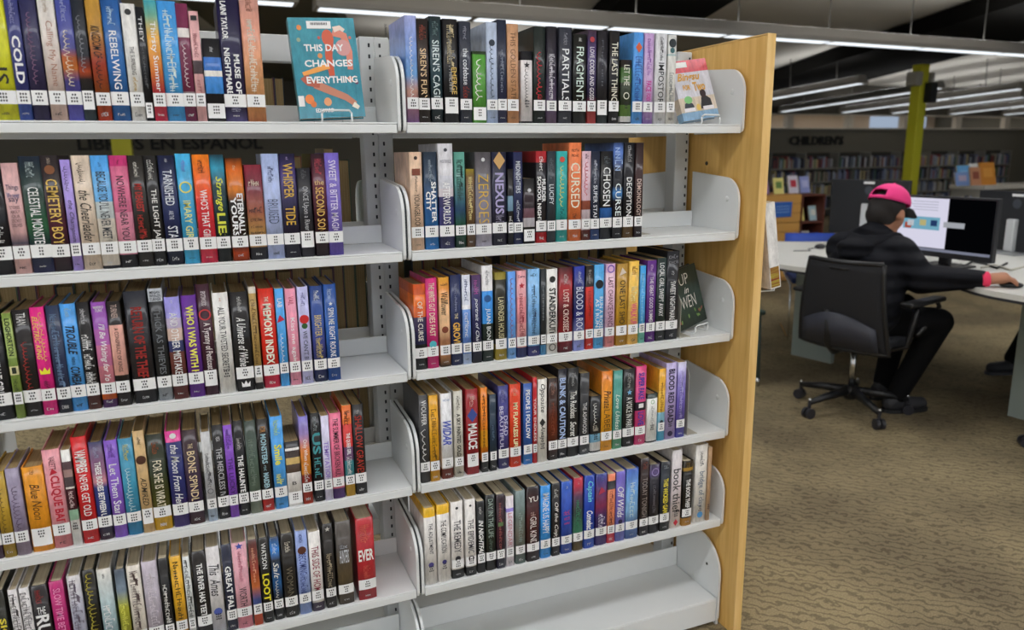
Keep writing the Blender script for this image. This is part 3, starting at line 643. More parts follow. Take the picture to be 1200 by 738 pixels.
34 54 686 |252022|THE#e8e4e4@.24-.32*.5!h;RUN#f0eeee@.33-.7*.8!b;~5#9a3a3c@.05-.2*.5|black,large white|
56 73 681 |b0246a|SLOW TIME BETWEEN#f08ab8@.08-.76*.5|magenta,light pink|
77 93 675 |0 c8c4c4 .4 a8a8b8 1 8a8aa0|~12#6a6070@.05-.76*.7|silvery white,mottled grey|
95 110 668 |1c1a14|~16#b0a43c@.03-.8*.9!i|black with yellow vine patterns,yellow|
112 129 667 |0 c8c4bc .4 a8bcc0 1 5a8aa0|~6#ecebe6@.4-.75*.7!b;~4#5a5c60@.05-.1*.6|white to teal,white|
133 145 667 |0 3a4450 .25 6a7a88 .45 a8a83c .8 8a8a30 1 2a2a24|~9#d8d860@.4-.76*.6|slate and yellow,yellow|
147 163 663 |= 0 d4ccc0 .75 a07a60|~15#5a4a48@.06-.76*.6|cream with a brown edge,dotted dark|
164.5 183 658 |0 b8aeb8 .5 b0a8b4 1 a89ca8|~12#d8d0d8@.15-.76*.5!t|mauve grey,pale|
184.5 195 654 |1b1a1b|~9#e4e0dc@.3-.8*.6!b|narrow black,bold white|
197.5 211 652 |= 0 d8a42c .6 cf9a28|~8#2a2818@.06-.8*.45|golden yellow,dark|
213 221 652 |cfd2d0|~14#2c3430@.04-.78*.7|narrow white,crowded dark|
223 240 646 |= 0 1f1b1a .88 241f1e|THE RIVER HAS TEETH#ecebe8@.14-.8*.42!b|black,bold white|
240 256 641 |0 d0cccc .6 d4d0d0 1 b8b8c4|This#1f1c22@.2-.32*.75!i;Ames#1f1c22@.36-.56*.75!i;^circle#4a58a0@.74*.7|white,black cursive|none
258 270 638 |23263a|GREAT FALL#eceaec@.25-.8*.6!b;|dark navy,bold white|
270.5 288 636 |= 0 d8a0ac .82 d08090|WORTHY#33242a@.52-.78*.5;~8#b86a7c@.1-.45*.3;^star#4a5ab0@.04*.6|pale pink with a blue flower,black|
290 300 632 |0 4a2420 .35 8a3424 .55 c06a3a .7 4a5a9c .86 5a6ab0 .87 c04a24 1 b04020|~7#d8a080@.1-.5*.4|narrow red and blue,faint orange|
302 313 630 |1f1d1a|WATSON#e4e4e0@.06-.36*.5;LOOT#e4d42c@.42-.74*.75!b|black,big yellow|
315 326 629 |0 1f2a40 .15 2f7ac8 .28 1f2430 .55 2a5a90 .75 17181c 1 1a1a1c|Salt#dcd8d0@.3-.5*.6!i;~6#dcd8d0@.52-.74*.6!i;~4#c8d8e8@.08-.2*.5|black splashed with blue,white script|
328 343 625 |24201c|~5#d8d0c0@.1-.22*.4;WOMAN#7a7262@.4-.75*.5!t|black,faded beige|
345 359 622 |0 8c9ed0 .5 92a4d4 1 7c90c4|BECOMING#2a3a80@.27-.52*.6;~6#2a3a80@.53-.76*.6;~4#3a4a8c@.04-.14*.4;^circle#5a3428@.23*.8|powder blue,navy|
360.5 374.5 623 |= 0 dcd8d4 .89 3a2c44|THIS SIDE OF HOME#8a2a40@.18-.78*.6|white with a dark foot,maroon|
377 389 614 |241f1c|~10#a89c84@.35-.76*.5!t;^star#c8c4bc@.06*.6|black with a bronze sheen,faded|
392 410 611 |0 5a5450 .3 4a4440 .7 5a4c34 1 3c342c|HUNTERS#c8ccd4@.34-.5*.6!h;~5#b8bcc4@.28-.32*.5!h|thick grey brown,silver|
416 437 607 |= 0 ac2830 .8 9c2028|EVER#f0e4dc@.38-.52*.85!hb;~6#d86a5a@.08-.3*.7;~6#c85a4c@.58-.74*.7|thick crimson,white|
R 0
478.5 492 18 |0 9aa0cc .35 6a8cc8 .55 6c9cd0 .7 d0a090 .85 a87a90 1 7a5a88|~12#eceaf2@.2-.76*.4!i|lavender and blue watercolour,white script|
492 505 22 |0 241f1e .4 2c1c18 .7 241a18 1 2a201c|SIREN'S FURY#d8b890@.28-.78*.55;~6#8a4030@.06-.2*.6|black,pale gold|
506.5 520 19 |0 1f2c30 .5 284048 1 1c2428|SIREN'S CAGE#c8d4d4@.22-.78*.6;~6#5a7070@.05-.18*.5|dark teal,white|
522 538.5 22 |1c1b1e|EMERGE#d8b460@.46-.72*.5R;~12#c8b890@.06-.44*.5;~12#a8a8a8@.1-.7*.3|black,ornate gold|big
540.5 554 25 |2e323e|the codebase#d4d8dc@.26-.62*.45;~5#9a3424@.64-.76*.5;~4#8a8c98@.05-.18*.35|slate,letterspaced white|
555 570.5 60 |= 0 2c3a24 .04 4f8c38 .76 4f8c38|~6#e4f0dc@.1-.68*.7!i|short green,white|low
571.5 584 26 |0 a4aec0 .2 a8b4c8 1 a8b8d8|~11#3a4658@.2-.78*.5!i;^circle#2c3440@.2*.6|pale grey blue,dark script|
584 594.5 23 |0 1f2536 .5 232a3e 1 2a2c4a|~8#8a90a0@.3-.7*.35!t|narrow navy,faint|
595.5 608.5 28 |0 b88c6a .6 bc8c66 1 b48058|THIS GOLDEN STATE#4a3020@.08-.76*.45!t;|tan,thin dark|
611 624.5 60 |= 0 1c1c20 .12 d0cbca .97 1c1c20|~10#3a3638@.24-.7*.5!i;^star#3a3638@.19*.6|short black topped with white spine,dark script|none
626 639.5 31 |1e2624|~11#c82c38@.26-.74*.6!i;~3#d0343c@.72-.77*.7|dark green,red script|
641 652.5 31 |0 1e1d22 .5 2c2436 .8 6a5a7a 1 5a4658|~14#d4d0d8@.28-.75*.55|black to mauve,white|
655 670 32 |= 0 30323c .88 3a3c44|PARTIALS#dcdee0@.22-.77*.55;~5#8a8c94@.06-.18*.3|charcoal,large white|
671.5 687 40 |171816|FRAGMENTS#c8d8d0@.14-.77*.55;~3#c0c0c0@.04-.08*.4|black,large pale green|
688 698 35 |0 3a2a36 .25 4a3c6a .7 2a2440 .85 8a3030 1 b04040|LOVE CODES AND GOSSIP#e0dce8@.18-.77*.5;^circle#a03038@.1*.6|narrow purple,white|
699.5 711.5 36 |0 1e1c22 .4 24222a .8 1e1e22 1 2a3434|~5#5a5c64@.1-.6*.25!t|black,faint|big
713.5 725 36 |1b1a1c|THE LAST THING#d8d4c4@.12-.76*.6|black,condensed cream|
727 739.5 70 |= 0 241f1c .12 3a5a2c .35 2c3424 .7 5a7a3c .88 e0e0dc .97 1c1c1c|LET THE#d8d8c8@.08-.4*.5;^ring#d0d0c0@.56*.6|short dark green,pale|none
741 752.5 38 |4f90d2|~10#2a4a9a@.26-.77*.65!b;^diamond#c85a30@.16*.7|blue with an orange diamond,dark blue|
753.5 764.5 39 |0 b494c0 .5 c0a4c8 .85 b090c0 1 7a5a9c|FACE#b83a90@.52-.64*.55!b;FOREVER#b83a90@.66-.78*.5!b;~10#8a5aa8@.06-.46*.45|lilac,magenta|
766.5 779.5 39 |c8c8ca|IMPOSTOR#2c2c30@.32-.77*.5;~10#3a3a40@.04-.3*.3|light grey,black|
780.5 790 41 |= 0 c4c4c0 .21 9ab0b0 .23 c8c6c0|~9#6a7070@.42-.77*.5;^circle#22282c@.09*.95;^circle#3a6468@.17*.6|pale grey with a dark round picture,grey|
R 1
483.5 498 178 |cfb096|YOUNGBLOOD#3c302c@.42-.78*.45;~8#7a6a60@.24-.4*.25;^square#7a4030@.2*.7;^circle#3a2c28@.06*.3|peach beige,thin dark|
499.5 515 178 |0 26303c .3 243a52 .6 2a5c94 1 3478bc|SHATTER#e8eef2@.3-.72*.45!bR;CITY#e8eef2@.4-.6*.45!bL;~8#9aa8b4@.08-.3*.3|dark to bright blue,bold white|
516.5 533.5 168 |= 0 c4c2c6 .3 bcbcc4 .42 c8c0c4 .5 3c3a62 .6 44447c .8 34365c|AFTERWORLDS#e8e8ee@.36-.76*.5;WESTERFELD#8a8a94@.15-.18*.8!h;^circle#3a3a44@.06*.25|white over indigo,white|
535 547 178 |0 5a9484 .3 4a8078 .6 2c4a6a .75 2f6050 1 22382e|~11#1f3834@.08-.5*.6|jade green,dark|
548 557.5 198 |0 8a7a28 .1 6a5030 .9 5a4430|~13#e0d090@.1-.65*.5|short brown with yellow edge,cream|
558.5 577 178 |0 4a464a .3 5e5a60 .6 8c8898 1 a8a4b4|ZEROES#d8b03c@.23-.76*.62!t;^circle#c8c8cc@.08*.25|grey,thin gold|
578 594.5 178 |0 24263a .5 2a2a40 1 221f30|NEXUS#a8a0c8@.22-.66*.62!b;~3#8a86a0@.67-.76*.6;^diamond#c09860@.09*.9|dark navy,bold lavender|
596 602 198 |= 0 1d1c1f .35 6a8aa0 .55 1d1c1f|~4#d8d8d8@.62-.78*.6|narrow short black with a blue picture,white|
602.5 613 178 |20264a|MIDNIGHTERS#d4dae4@.1-.44*.5;~7#c8ccd8@.52-.76*.35|narrow navy,white|
614 627 209 |= 0 1a191b .2 2a1c22 .45 6a4a54 .6 b8b4bc .74 1a191b|^circle#c8c8cc@.18*.35|short black with a maroon picture,white|low
628.5 641 177 |= 0 a02a30 .12 1f1c22 .88 b02228|SCHOOL NIGHT#f2efec@.27-.77*.42!bL;MURDER#f2efec@.3-.55*.42!bR;~4#e8e4e4@.06-.22*.4|black with red ends,bold white|
641.5 651 177 |2c333a|LUCIFY#d4d8dc@.36-.58*.55;~7#6a7278@.08-.3*.4|narrow slate,white|
652 665 177 |2f9c98|~9#d8d468@.16-.6*.6!i;~5#1c5a5a@.62-.76*.4;^circle#c04838@.09*.5|teal,yellow script|
666.5 681 167 |0 d8764a .4 d47040 1 c86838|CURSED#f0dcc8@.2-.66*.7;~4#4a2820@.06-.09*.6!h;~4#4a2820@.11-.14*.6!h;~3#5a3020@.72-.77*.4|orange,large cream|
681.5 692 177 |= 0 c9aab4 .55 8a4a3a .65 c8b8c0 .88 5a2c24|~8#b83440@.12-.5*.6!i;~4#3a2c40@.03-.09*.7|pale mauve,red cursive|
692 702 177 |= 0 1d2436 .88 2a4070|~8#b8bcc8@.1-.36*.4;SUPER STAR#d8dae0@.38-.77*.45|narrow dark navy,white|
703 717 177 |= 0 1c1c1e .64 2f62a8 .76 1c2028|CHOSEN#e4e6ea@.18-.62*.6;~3#5a6268@.06-.15*.5|black with a blue patch,white|
718 729 167 |0 2a3858 .1 5a7ac0 .28 1c1e26 .45 1c1e26 .52 4a82c0 .6 1c1c24 1 1c1c22|CURSE#d8e4ec@.42-.76*.6;~3#a0b8e0@.05-.3*.8|black splashed with bright blue,white|
730 742 167 |= 0 1b1b20 .88 5a4424|DECEPTION#e4e4e6@.36-.77*.5;~7#a8a8ac@.03-.2*.4|black with a gold foot,white|
743 752 167 |0 2a1c1e .4 3a2424 1 241a1e|DEMONOLOGY#d0b8b0@.38-.77*.55|narrow blackish maroon,pale pink|
R 2
487.5 502 333 |= 0 b84a1c .12 d86818 .25 c8581c .38 3a3050 .55 28284c .7 1f2424|OF THE CURSE#e0dcd4@.2-.66*.4;~3#6a7a70@.76-.79*.3|orange over navy,white|
502 515 326 |c22c70|THE WRITE GUT#f0dcc0@.05-.36*.5;DIES FAST#f0dcc0@.38-.64*.5;^circle#48a8b4@.73*.7|magenta,cream|
517 529 325 |0 d89a30 .12 d88a38 .3 e0b080 .6 e0b890 .7 b07a5c .85 c88a58 1 2c2820|Wallflower#33281c@.16-.42*.65;~4#5a3a1c@.06-.09*.7!h;^circle#7a3c28@.58*.7|orange and peach with a small figure,black|
530 542.5 322 |1e2850|GROVE#d8a848@.52-.78*.65!b;THE#c8b890@.42-.48*.3;~8#8a90b0@.1-.4*.25|deep navy,gold|
543.5 553 322 |= 0 c8ccd8 .33 dcdce4 .38 6c94d4 .7 5a80cc .88 a8b8d8|~6#3a4a80@.05-.3*.4;~6#e4ecf8@.42-.7*.5|narrow white over blue,pale|
554.5 565 322 |0 4a3058 .3 2a2c5a .7 26284c 1 1c1c24|portrait of Chin#d8dcec@.26-.77*.5!i;~3#b050a0@.06-.22*.5|dark indigo,white script|
566.5 579 311 |= 0 d4d2d2 .26 3c8cd8 .44 3a8ad4 .6 23302e|JUAN BON#dce4e4@.44-.77*.5;~5#8a8c94@.05-.2*.35;^circle#2c5a94@.34*.7|white and blue over black,white|
581.5 594.5 319 |= 0 8a7c30 .08 2c2a20 .82 a08c34|LAVENDER HOUSE#c8c098@.28-.76*.5|black and olive,pale|
596 605 318 |0 5c94dc .6 6098dc 1 78a8e0|~11#8a4a70@.08-.76*.5!i|narrow cornflower blue,plum script|
606.5 617.5 317 |= 0 d89aa0 .3 d88c90 .6 e0a0a0 .88 2c3464|~10#8a2438@.26-.76*.5;~4#3a2c50@.05-.08*.7!h;^star#b83440@.17*.7|salmon pink with a star,dark red|
619.5 633 315 |= 0 82b4e0 .4 78acdc .88 3a3c74|~13#2c4468@.2-.76*.4;~3#2c4468@.05-.08*.6!h|pale blue with a navy foot,dark|
634 640 315 |= 0 24282c .88 4a8ab8|~6#8a9094@.2-.6*.4|thin black,grey|
641 653.5 315 |d8d6d2|STANDERKUIT#1a1a1c@.22-.77*.6!b;^circle#2a2a2a@.12*.6;^ring#3a3a3a@.92*.7|white,heavy black|
655 671 313 |0 3a1a20 .25 a02428 .5 5a1a20 .8 8a2028 1 501820|LOST & CROSSED#e0c8c0@.26-.76*.4;~6#d0c0c0@.08-.2*.3|dark red,pale|
672.5 685 312 |0 2c3a9c .3 1e2450 .6 262a6c .83 8a94d4|BLOOD & ROC#c8ccdc@.24-.77*.65;~7#b8bce0@.06-.2*.3|midnight blue,large silver|
686 695 311 |= 0 241c1c .25 c03028|~7#6a1a18@.3-.6*.35;~5#a8a09c@.05-.22*.4|red with a black top,dark|
696 707 310 |4fa2da|RUN A ROSE#f0f6fa@.38-.76*.42R;AS I RUN#f0f6fa@.4-.74*.42L;^circle#1c2028@.23*.9|bright blue with a black heart,white|
709 720 309 |= 0 c8a0c0 .1 d8b4c4 .5 d0aac0 .86 d08080|LAST CHANCE DANCE#5a2440@.16-.77*.5;^ring#6a4ab0@.06*.8|pink,dark plum|
722 734.5 309 |0 a8823c .5 b48a2c 1 a87c20|ONE LAST SHOT#221c12@.2-.78*.5;^triangle#d8c8b8@.1*.7|mustard,black|
736 747.5 306 |0 e0b44c .5 e4b85c 1 e0b058|WALK UP#d85a7c@.5-.76*.6!b;~5#e8d8a0@.3-.48*.6!b;~3#8a5a20@.06-.16*.5|pale yellow,pink|
748.5 755 311 |= 0 3f94d0 .3 4a9cd8 .8 70b8a8|~10#8ac8ec@.1-.74*.5!t|thin sky blue,pale|
756.5 767 305 |5a2a7a|THE GREAT GOOD SUMMER#e4dcec@.2-.77*.4;~5#c0a0d0@.05-.13*.6|purple,thin white|
768 778.5 302 |= 0 22302e .8 262a2c|LOCAL GIRL SWEPT AWAY#e4e8e6@.06-.7*.5|dark green,white|
779.5 793.5 294 |= 0 1e1f24 .85 20212a|SWEET NIGHTMARE#e4e4e4@.34-.78*.42;~4#8a8a90@.04-.08*.8!h;~4#8a8a90@.1-.14*.8!h;~3#b0b0b0@.22-.27*.5|black,white|
R 3
494 505 463 |3a3a3c|WOLFFER#d8d8d8@.06-.34*.5;~5#c8c8c8@.38-.74*.7!i|charcoal,white script|
505.5 516 463 |0 d49a22 .5 d0951f 1 cc9424|~11#6a4a10@.16-.74*.5|mustard yellow,brown|
519 532 461 |= 0 d8d8da .88 6a2c20|WIDAR#4a5ab4@.32-.6*.75!bi;~6#8a9ab8@.05-.09*.6!h|white,purple brushed|
534 544 458 |0 c0bcb0 .8 c4c0b4 1 b0aca0|A SKY PAINTED GOLD#26241f@.26-.76*.45!b;~6#6a6458@.06-.22*.4|stone grey,bold black|
548 562 456 |8f1c24|MALICE#f4ece6@.4-.7*.75!b;~5#d8b8b0@.08-.2*.4;^diamond#3a4c94@.3*.9|dark red,bold white|big
565 572.5 454 |= 0 d87a20 .5 d89420 .7 c87018 .86 2c2c2c|~10#5a3410@.1-.72*.5|narrow orange,brown|
575 582.5 462 |= 0 243444 .85 1f2024|~5#5a7088@.4-.6*.4|narrow slate navy,faint|
585 597 452 |0 3c407c .5 464080 .85 3c3a6c|BEAUTIFUL#c8c4dc@.24-.76*.5L;DEAD#c8c4dc@.36-.6*.42R;~5#8a88b8@.05-.2*.4|indigo,pale lilac|
598.5 611 450 |cf3c1c|MY FLAWLESS LIFE#f0e0b0@.22-.77*.42!b;~3#e8a080@.06-.14*.4|orange red,cream|
614 624 449 |= 0 2e569e .82 3a78c0|PEOPLE I FOLLOW#e4eaf2@.08-.68*.5!b|royal blue,white|
625 629.5 442 |b41f28|YOUR ENDLESS#f0dcd8@.24-.74*.6|thin red,white|
630.5 641 444 |d8d4cc|Opposite#1f1e1e@.06-.4*.65!i;Always#1f1e1e@.56-.76*.6!i;^diamond#2a2a2a@.52*.7|white,black script|none
643 653.5 443 |0 2c1c18 .3 3a2018 .6 6a2c18 .8 4a2418 1 1c1614|~5#a0786a@.05-.2*.5;~6#7a3c28@.3-.7*.4!t|dark rust brown,faint|
654 664 432 |1c1c26|BLINK & CAUTION#a8bcf0@.1-.78*.7!b;|black,glowing blue|
665 678 431 |1f1f20|The Reckless#e0e0dc@.26-.56*.55;Secret#e0e0dc@.6-.77*.55!i;~5#a8a8a8@.06-.2*.35|black,rounded white|
679.5 690 437 |0 38383a .5 2c2c2e 1 46484c|THE ASHWOOD#d0d0d0@.36-.74*.45|charcoal grey,thin white|
691.5 704 464 |= 0 1f1f20 .67 7ab4d4 .82 e0e0de .97 1f1f20|~6#d8d8d4@.12-.5*.5!i;~3#d0c8b8@.52-.62*.6|short black with a blue label,white|none
704.5 717 435 |0 d87a28 .4 d89028 .8 dc9a20 1 d89420|LABEL#2a1c10@.48-.76*.55!t;Private#2a1c10@.24-.46*.65!i;~4#8a4a18@.06-.1*.5|orange,black|
718 728 434 |= 0 4e9286 .8 5a9c7a|Love Unless#d4ecd8@.3-.76*.5!i|sea green,white script|
729.5 743 432 |1c1c1c|A VOICE IN PARIS#dcdcd8@.36-.77*.5;~6#a8a8a4@.06-.24*.35;^star#7ab0d8@.3*.5|black,white|
744 756 429 |= 0 cf3f78 .08 d04880 .45 241c28 .56 cf4078 .8 c83a70|SUPER FAKE#2a3a9c@.08-.42*.55!b;LOVE#2a3a9c@.58-.75*.55!b;^square#e8e0e4@.5*.5|magenta with a dark band,bold blue|
757.5 769.5 461 |= 0 22302c .1 dcdcd8 .97 1f1f20|^ring#5a9a4a@.17*.4;~7#9a9a9c@.26-.72*.3!t|short white spine with a dark top,grey|none
770.5 778 432 |= 0 d8a030 .3 e0b448 .6 8ac0d8 .85 4aa0c4|~8#8a5a18@.2-.6*.5;^circle#22303c@.74*.6|narrow yellow over blue,brown|
778.5 791 425 |0 b0a4cc .5 ac9cc8 1 9c8cb8|BLOOD RED ROAD#26203c@.08-.78*.55!b;^circle#2c2444@.93*.5|pale lavender,heavy black|none
792 801.5 424 |0 c8c4dc .2 8c80c0 .5 6a5cae .8 5a4ca0 1 4a4aa8|~12#b8b0e0@.12-.74*.4!t|violet streaked with white,pale|
R 4
499.5 513 595 |= 0 d8a818 .12 dad6d2 .98 dad6d2|THE ADJUSTMENT#3a3a40@.2-.6*.42;^circle#4a4480@.74*.5|white with yellow top next to the bracket,grey|none
514.5 529 591 |= 0 d8a818 .12 dcd8d4|THE COMPLICATION#3a3a40@.2-.62*.42;^circle#3a3670@.74*.4|white with yellow top between two white books,grey|none
530.5 544.5 588 |= 0 dcd8d4 .88 1f2020|THE REMEDY#4a484e@.24-.66*.55;^circle#22242a@.08*.25;^circle#2a2a30@.74*.5|white with a black foot,tall thin grey|
547 559 585 |= 0 dcd8d4 .88 1f2020|THE EPIDEMIC#4a484e@.26-.7*.55;^circle#22242a@.08*.25;^circle#2a1c20@.77*.6|narrow white with a black foot,tall thin grey|
560.5 569 587 |17181a|IN NIGHTFALL#ecebea@.26-.78*.65!bi;~5#c8c8c8@.08-.18*.5|narrow black,bold slanted white|
570.5 582 580 |0 1b1f1e .5 20281f 1 1c1a18|DAY IN THE LIFE#98a8a0@.05-.56*.5;~4#5a6a60@.58-.76*.4|black,dim green|
583 592 579 |0 2c1c24 .5 3a1c28 .8 241a28 1 242438|~10#a05a58@.12-.74*.4!t;^square#5a7a4c@.4*.7|narrow blackish plum with a green square,rust|
594 602.5 581 |= 0 dcd4d8 .17 8a78c8 .22 d4ccd4|LEGENDARY#b84a58@.24-.76*.55!t|narrow pale lilac,thin red|
605 616 575 |0 7c8c8c .3 64746e .6 6c6a60 1 5a6c68|~8#8a9a94@.3-.7*.4!t|greyish teal,faint|
618 632.5 570 |0 1f1618 .4 4a2020 .7 3a1c1c 1 201618|GIRL KIND#dcd4d0@.4-.77*.5;YU#e0d8d4@.13-.2*.75!h;~2#c8a8a0@.34-.39*.4|dark maroon,white|
634 645.5 569 |3a90da|IMAGINE US HAPPY#f0f6fa@.1-.66*.65;|azure blue,white|
647 656 566 |1f1c1c|~4#d8d8d4@.08-.2*.5;Off the Copy#e0dcd8@.26-.78*.6!i|narrow black,white script|
658 670.5 564 |0 2c58b4 .3 2f4eac 1 2a48a0|~5#c83a5c@.4-.46*.6!h;~4#c83a5c@.48-.53*.5!h;~3#c83a5c@.55-.59*.5!h;~5#d0dcf0@.06-.1*.6|royal blue,small red|
672 683 560 |0 b02038 .1 a8283c .25 4a2c4c .5 3a4a44 .75 4a8a70 .86 4a3c1c 1 5a4a20|~9#3a8a64@.3-.76*.5!t;~4#e0a0a8@.05-.09*.6|red to green,green|
684.5 696.5 557 |= 0 2444a8 .8 2a50b4|Captain#7ae0e0@.08-.36*.65!i;Comeback#f0f4fa@.48-.78*.6!bi|bright blue,white and cyan|
698 711 555 |0 2c3a84 .25 5a2c5c .45 7a2c4c .6 3c2c64 1 3a2c6c|~6#d8d0e8@.56-.76*.6;~5#8aa0d8@.04-.1*.6;^triangle#a83450@.24*.7|dark violet with red,pale|
711.5 720 555 |= 0 d87a58 .1 2c2c30 .22 d8805c .85 c83c4c|~10#6a2c28@.25-.76*.5|narrow salmon,dark|
721 731.5 552 |0 6c60b4 .5 6a5cae 1 6a70b8|Off Wilds#f0ecf6@.22-.66*.7!i;^circle#2c2444@.72*.5|violet,white script|
733 747 549 |0 3c5aac .3 6c9cd4 .6 84b4dc .8 6a8cc8 1 3a5490|~6#c8dce8@.2-.7*.4!t|sky blue painted,faint|
749 759 537 |= 0 2c1c1c .3 241a1a .86 241c24|TODAY TONIGHT#a89c98@.25-.8*.55!t;~4#8a5048@.05-.14*.5|black with red left edge,thin grey|
760 771.5 544 |0 2c2434 .12 5a4a7a .2 221f28 1 1e1c20|~9#6c6870@.3-.7*.35!t;^ring#a090c0@.11*.8|black with a violet emblem,faint|
773 784 541 |0 26282c .3 2c3440 1 1f201c|THIS WICKED GAME#e0d040@.24-.77*.5!b;~2#a0a8b0@.05-.1*.5|black,yellow|
785.5 797 527 |0 cfcaca .5 d4c8cc 1 d8ccc4|book thief#1f1c1e@.24-.8*.75;^diamond#b8283c@.93*.5|tall white,large black lowercase|none
799 810 540 |= 0 2a2010 .1 8a6a20 .15 171512 .88 b07c24|THE BOOK THIEF#f0eee8@.28-.72*.45!b;~3#8a6a28@.03-.1*.6|black with gold trim,white|
812.5 826.5 521 |d8d4ce|bridge of clay#5a6a80@.34-.8*.55;~8#7a7a7c@.08-.27*.35;^circle#4a8ac0@.9*.5|white,blue grey lowercase|none
827 831 524 |b09070||thin tan,|none
"""
shelve(BOOKS)
# ------------------------------------------------------------------ face-out display books and easels
def quad_print(parent, name, hx, pts, y=-.0008, rough=.45):
    """flat print on the front cover; pts are (x, z) in metres"""
    me = bpy.data.meshes.new(name); me.from_pydata([(x, y, z) for x, z in pts], [], [tuple(range(len(pts)))]); me.materials.append(flat(hx, rough)); me.update()
    return link(name, me, parent)
def cover_text(parent, body, hx, x, z, w, h, style='', y=-.0014):
    vs, fs, asp = glyphs(body, style)
    me = bpy.data.meshes.new('cover_lettering'); me.from_pydata([(x+u*w, y, z+v*h) for u, v in vs], [], fs); me.materials.append(flat(hx, .5)); me.update()
    return link('cover_lettering', me, parent)
def blob(cx, cz, rx, rz, rot=0, n=20):
    return [(cx+rx*math.cos(2*PI*i/n)*math.cos(rot)-rz*math.sin(2*PI*i/n)*math.sin(rot), cz+rx*math.cos(2*PI*i/n)*math.sin(rot)+rz*math.sin(2*PI*i/n)*math.cos(rot)) for i in range(n)]
def limb(pts, w):
    """tapering ribbon along pts, printed flat"""
    L = []; R_ = []
    for i, (x, z) in enumerate(pts):
        a = pts[max(0, i-1)]; b = pts[min(len(pts)-1, i+1)]; dx, dz = b[0]-a[0], b[1]-a[1]; l = math.hypot(dx, dz) or 1
        ww = w*(1-.35*i/(len(pts)-1)); L.append((x-dz/l*ww, z+dx/l*ww)); R_.append((x+dz/l*ww, z-dx/l*ww))
    return L + R_[::-1]
def face_book(W, H, T, hx, loc, rz, tilt, ramp=None, roll=0.0):
    """book standing face out: front cover at local y=0 facing -y"""
    me = bpy.data.meshes.new('cover')
    b = .002
    mb = MB().box(-W/2, W/2, 0, b, 0, H).box(-W/2, W/2, T-b, T, 0, H).box(-W/2-.001, -W/2+b, .0002, T-.0002, .0003, H-.0003)
    root = mb.build('book', ramp_mat(ramp or hx))
    MB().box(-W/2+b, W/2-.003, b+.0002, T-b-.0002, .003, H-.003).build('page_block', PAGES_PALE, root)
    root.location = loc; root.rotation_euler = (tilt, roll, rz); return root
def easel(loc, rz, w, h, label, d=.07):
    r = empty('book_easel', loc, rz); x = w/2; t = .0022; zb = .0024
    # continuous bent wire: front lip, base runners and back rest
    p = [(-x, -.032, zb+.016), (-x, -.034, zb+.004), (-x, -.03, zb), (-x, d, zb), (-x*.7, d-.005, h), (x*.7, d-.005, h), (x, d, zb), (x, -.03, zb), (x, -.034, zb+.004), (x, -.032, zb+.016)]
    MB().tube(p, t, 7).build('wire_frame', STEEL_WHITE, r, True)
    MB().tube([(-x, -.032, zb+.0162), (-x*.82, -.036, zb+.022), (x*.82, -.036, zb+.022), (x, -.032, zb+.0162)], t, 7).build('front_lip', STEEL_WHITE, r, True)
    tag(r, label, 'book easel', 'wire book easels'); return r
z0 = ZS[0]
# teal novel with a falling-figure cover (top shelf, left bay)
pl, pr = ony(352, 137, .035), ony(426, 137, .035)
cx = (pl.x+pr.x)/2; W = .136; H = .207
bk = face_book(W, H, .026, '3a97a6', (cx+.002, .03, z0+.0105), .0, -.16, '0 3f8fa0 .5 39889a 1 347f92', -.045)
q = bk
quad_print(q, 'cover_picture', 'c4583c', blob(.008, H*.80, .012, .017))
quad_print(q, 'cover_picture', 'd0806c', limb([(.02, H*.86), (.042, H*.82), (.05, H*.66), (.048, H*.48)], .009), -.0007)
quad_print(q, 'cover_picture', 'c9918e', blob(.038, H*.70, .016, .017), -.0009)
quad_print(q, 'cover_picture', 'c25234', limb([(.012, H*.8), (.006, H*.62), (.008, H*.42)], .009), -.0006)
quad_print(q, 'cover_picture', 'e09a48', limb([(.004, H*.52), (-.03, H*.47), (-.052, H*.44)], .006), -.001)
quad_print(q, 'cover_picture', 'b87860', limb([(-.03, H*.34), (.0, H*.27), (.032, H*.2), (.05, H*.13)], .009), -.0006)
quad_print(q, 'cover_picture', 'e8d9c8', limb([(.045, H*.13), (.056, H*.09)], .006), -.0011)
quad_print(q, 'cover_picture', 'e2cdbf', limb([(.022, H*.88), (.036, H*.9), (.044, H*.87)], .006), -.0011)
quad_print(q, 'cover_picture', 'a9523c', limb([(-.05, H*.42), (-.042, H*.36), (-.02, H*.33)], .01), -.0007)
for i, (bx, bz, rr, h) in enumerate(((-.048, .9, .005, 'd98a4a'), (-.028, .93, .004, 'c97a40'), (-.052, .78, .004, '8fa58a'), (-.012, .62, .005, 'd08a50'), (-.045, .19, .009, 'e08040'), (-.038, .14, .006, 'd07038'), (-.008, .16, .008, 'd9986a'), (.058, .35, .004, '6a3f5a'), (.045, .38, .006, 'c4785a'), (-.01, .8, .003, 'c05a50'), (.055, .8, .003, 'c96a5a'))):
    quad_print(q, 'cover_spot', h, blob(bx, H*bz, rr, rr*1.1), -.0010, .5)
cover_text(q, 'THIS DAY', 'f4f2ee', -.043, H*.665, .082, .0145, 'b'); cover_text(q, 'CHANGES', 'f4f2ee', -.046, H*.51, .1, .0145, 'b'); cover_text(q, 'EVERYTHING', 'f4f2ee', -.046, H*.345, .106, .0145, 'b')
cover_text(q, 'EDWARD', 'eeeae4', -.035, H*.055, .038, .008, 'b')
quad_print(q, 'barcode_label', 'e4e2e0', [(-.032, H*.89), (.018, H*.89), (.018, H*.965), (-.032, H*.965)], -.0012)
